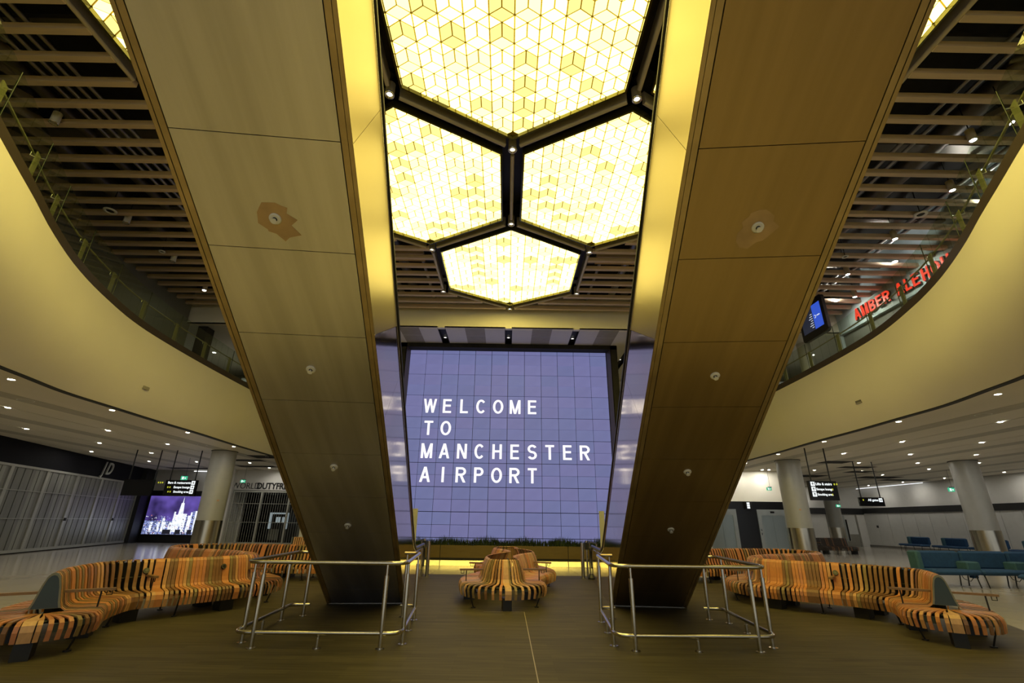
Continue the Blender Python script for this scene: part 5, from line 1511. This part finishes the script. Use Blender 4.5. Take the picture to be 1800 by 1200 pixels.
for cy, cz, a0 in ((y1 - rr, z1 - rr, 0), (y0 + rr, z1 - rr, PI / 2), (y0 + rr, z0 + rr, PI), (y1 - rr, z0 + rr, 1.5 * PI)):
    for k in range(n + 1):
        a = a0 + PI / 2 * k / n
        prof.append((cy + rr * math.cos(a), cz + rr * math.sin(a)))
nn = len(prof)
MB().add([(DX, p[0], p[1]) for p in prof] + [(DX + 0.12, p[0], p[1]) for p in prof], [tuple(range(nn)), tuple(range(nn, 2 * nn))[::-1]] + [(i, (i + 1) % nn, nn + (i + 1) % nn, nn + i) for i in range(nn)]).build('housing', M['black_metal'], t, True)
MB().bx(DX - 0.008, DX, 16.12, 16.62, 8.72, 9.70).build('blue_field', M['screen_blue'], t)
MB().bx(DX - 0.008, DX, 16.63, 17.35, 8.72, 9.70).build('dark_field', M['screen_dark'], t)
for k in range(7): MB().bx(DX - 0.012, DX - 0.008, 16.66, 16.66 + 0.12 + 0.05 * (k % 3), 9.36 - 0.09 * k, 9.39 - 0.09 * k).build('text_line', M['text_dim'], t)
cpts = [(DX - 0.012, 16.50 + 0.045 * math.cos(a), 9.20 + 0.06 * math.sin(a)) for a in np.linspace(0.6, 5.6, 14)]
MB().tube(cpts, 0.007, 6).build('swirl_mark', M['sign_white'], t)
for k, (zz, l_) in enumerate(((9.215, 0.17), (9.19, 0.12))): MB().bx(DX - 0.012, DX - 0.008, 16.22, 16.22 + l_ + 0.03, zz - 0.008, zz + 0.006).build('caption_line', M['sign_white'], t)
MB().tube([(DX + 0.06, 16.7, z1 - 0.02), (DX + 0.06, 16.7, 10.8)], 0.04, 10).build('hanger', M['black_metal'], t)
t = thing('column', 'slim grey column on the upper floor behind the balustrade, lift side', 'column', (13.3, 19.6, ZF))
MB().cyl((13.3, 19.6), 0.28, ZF, ZL + 0.02, 24).build('shaft', M['column'], t)
t = thing('kiosk', 'dark unlit kiosk on the upper floor behind glass, lift side', 'kiosk', (14.0, 23.0, ZF))
MB().bx(12.6, 15.6, 22.6, 24.0, ZF + 0.005, 8.35).build('body', M['kiosk_dark'], t)
for x, z in ((12.75, 8.15), (12.86, 8.15), (12.95, 7.55), (13.1, 7.55), (13.42, 7.5), (13.5, 7.5)): MB().bx(x, x + 0.08, 22.57, 22.6, z, z + 0.06).build('light_mark', M['sign_white'], t)
MB().bx(12.4, 16.7, 21.4, 21.5, ZF + 0.005, 7.2).build('low_counter', M['upper_grey'], t)
t = thing('seat_row', 'dark seating behind the glass on the upper floor, shutter shop side', 'seating', (-13.5, 20, ZF))
for k in range(4):
    MB().bx(-13.0 - 0.62 * k, -12.45 - 0.62 * k, 20.6, 21.1, ZF + 0.38, ZF + 0.46).build('seat', M['kiosk_dark'], t)
    MB().bx(-13.0 - 0.62 * k, -12.45 - 0.62 * k, 21.06, 21.12, ZF + 0.46, ZF + 0.9).build('backrest', M['kiosk_dark'], t)
    MB().tube([(-12.72 - 0.62 * k, 20.85, ZF + 0.005), (-12.72 - 0.62 * k, 20.85, ZF + 0.4)], 0.03, 8).build('leg', M['black_metal'], t)
# dome camera under the far end of the fascia
t = thing('dome_camera', 'small dome camera at the far end of the fascia beside the escalator', 'camera', (-11.5, 24.4, 4.5))
MB().cyl((-11.55, 24.4), 0.14, 4.50, 4.585, 18).build('mount', M['white_plastic'], t)
MB().cyl((-11.55, 24.4), 0.09, 4.42, 4.50, 16, 0.10).build('dome', M['black_gloss'], t)
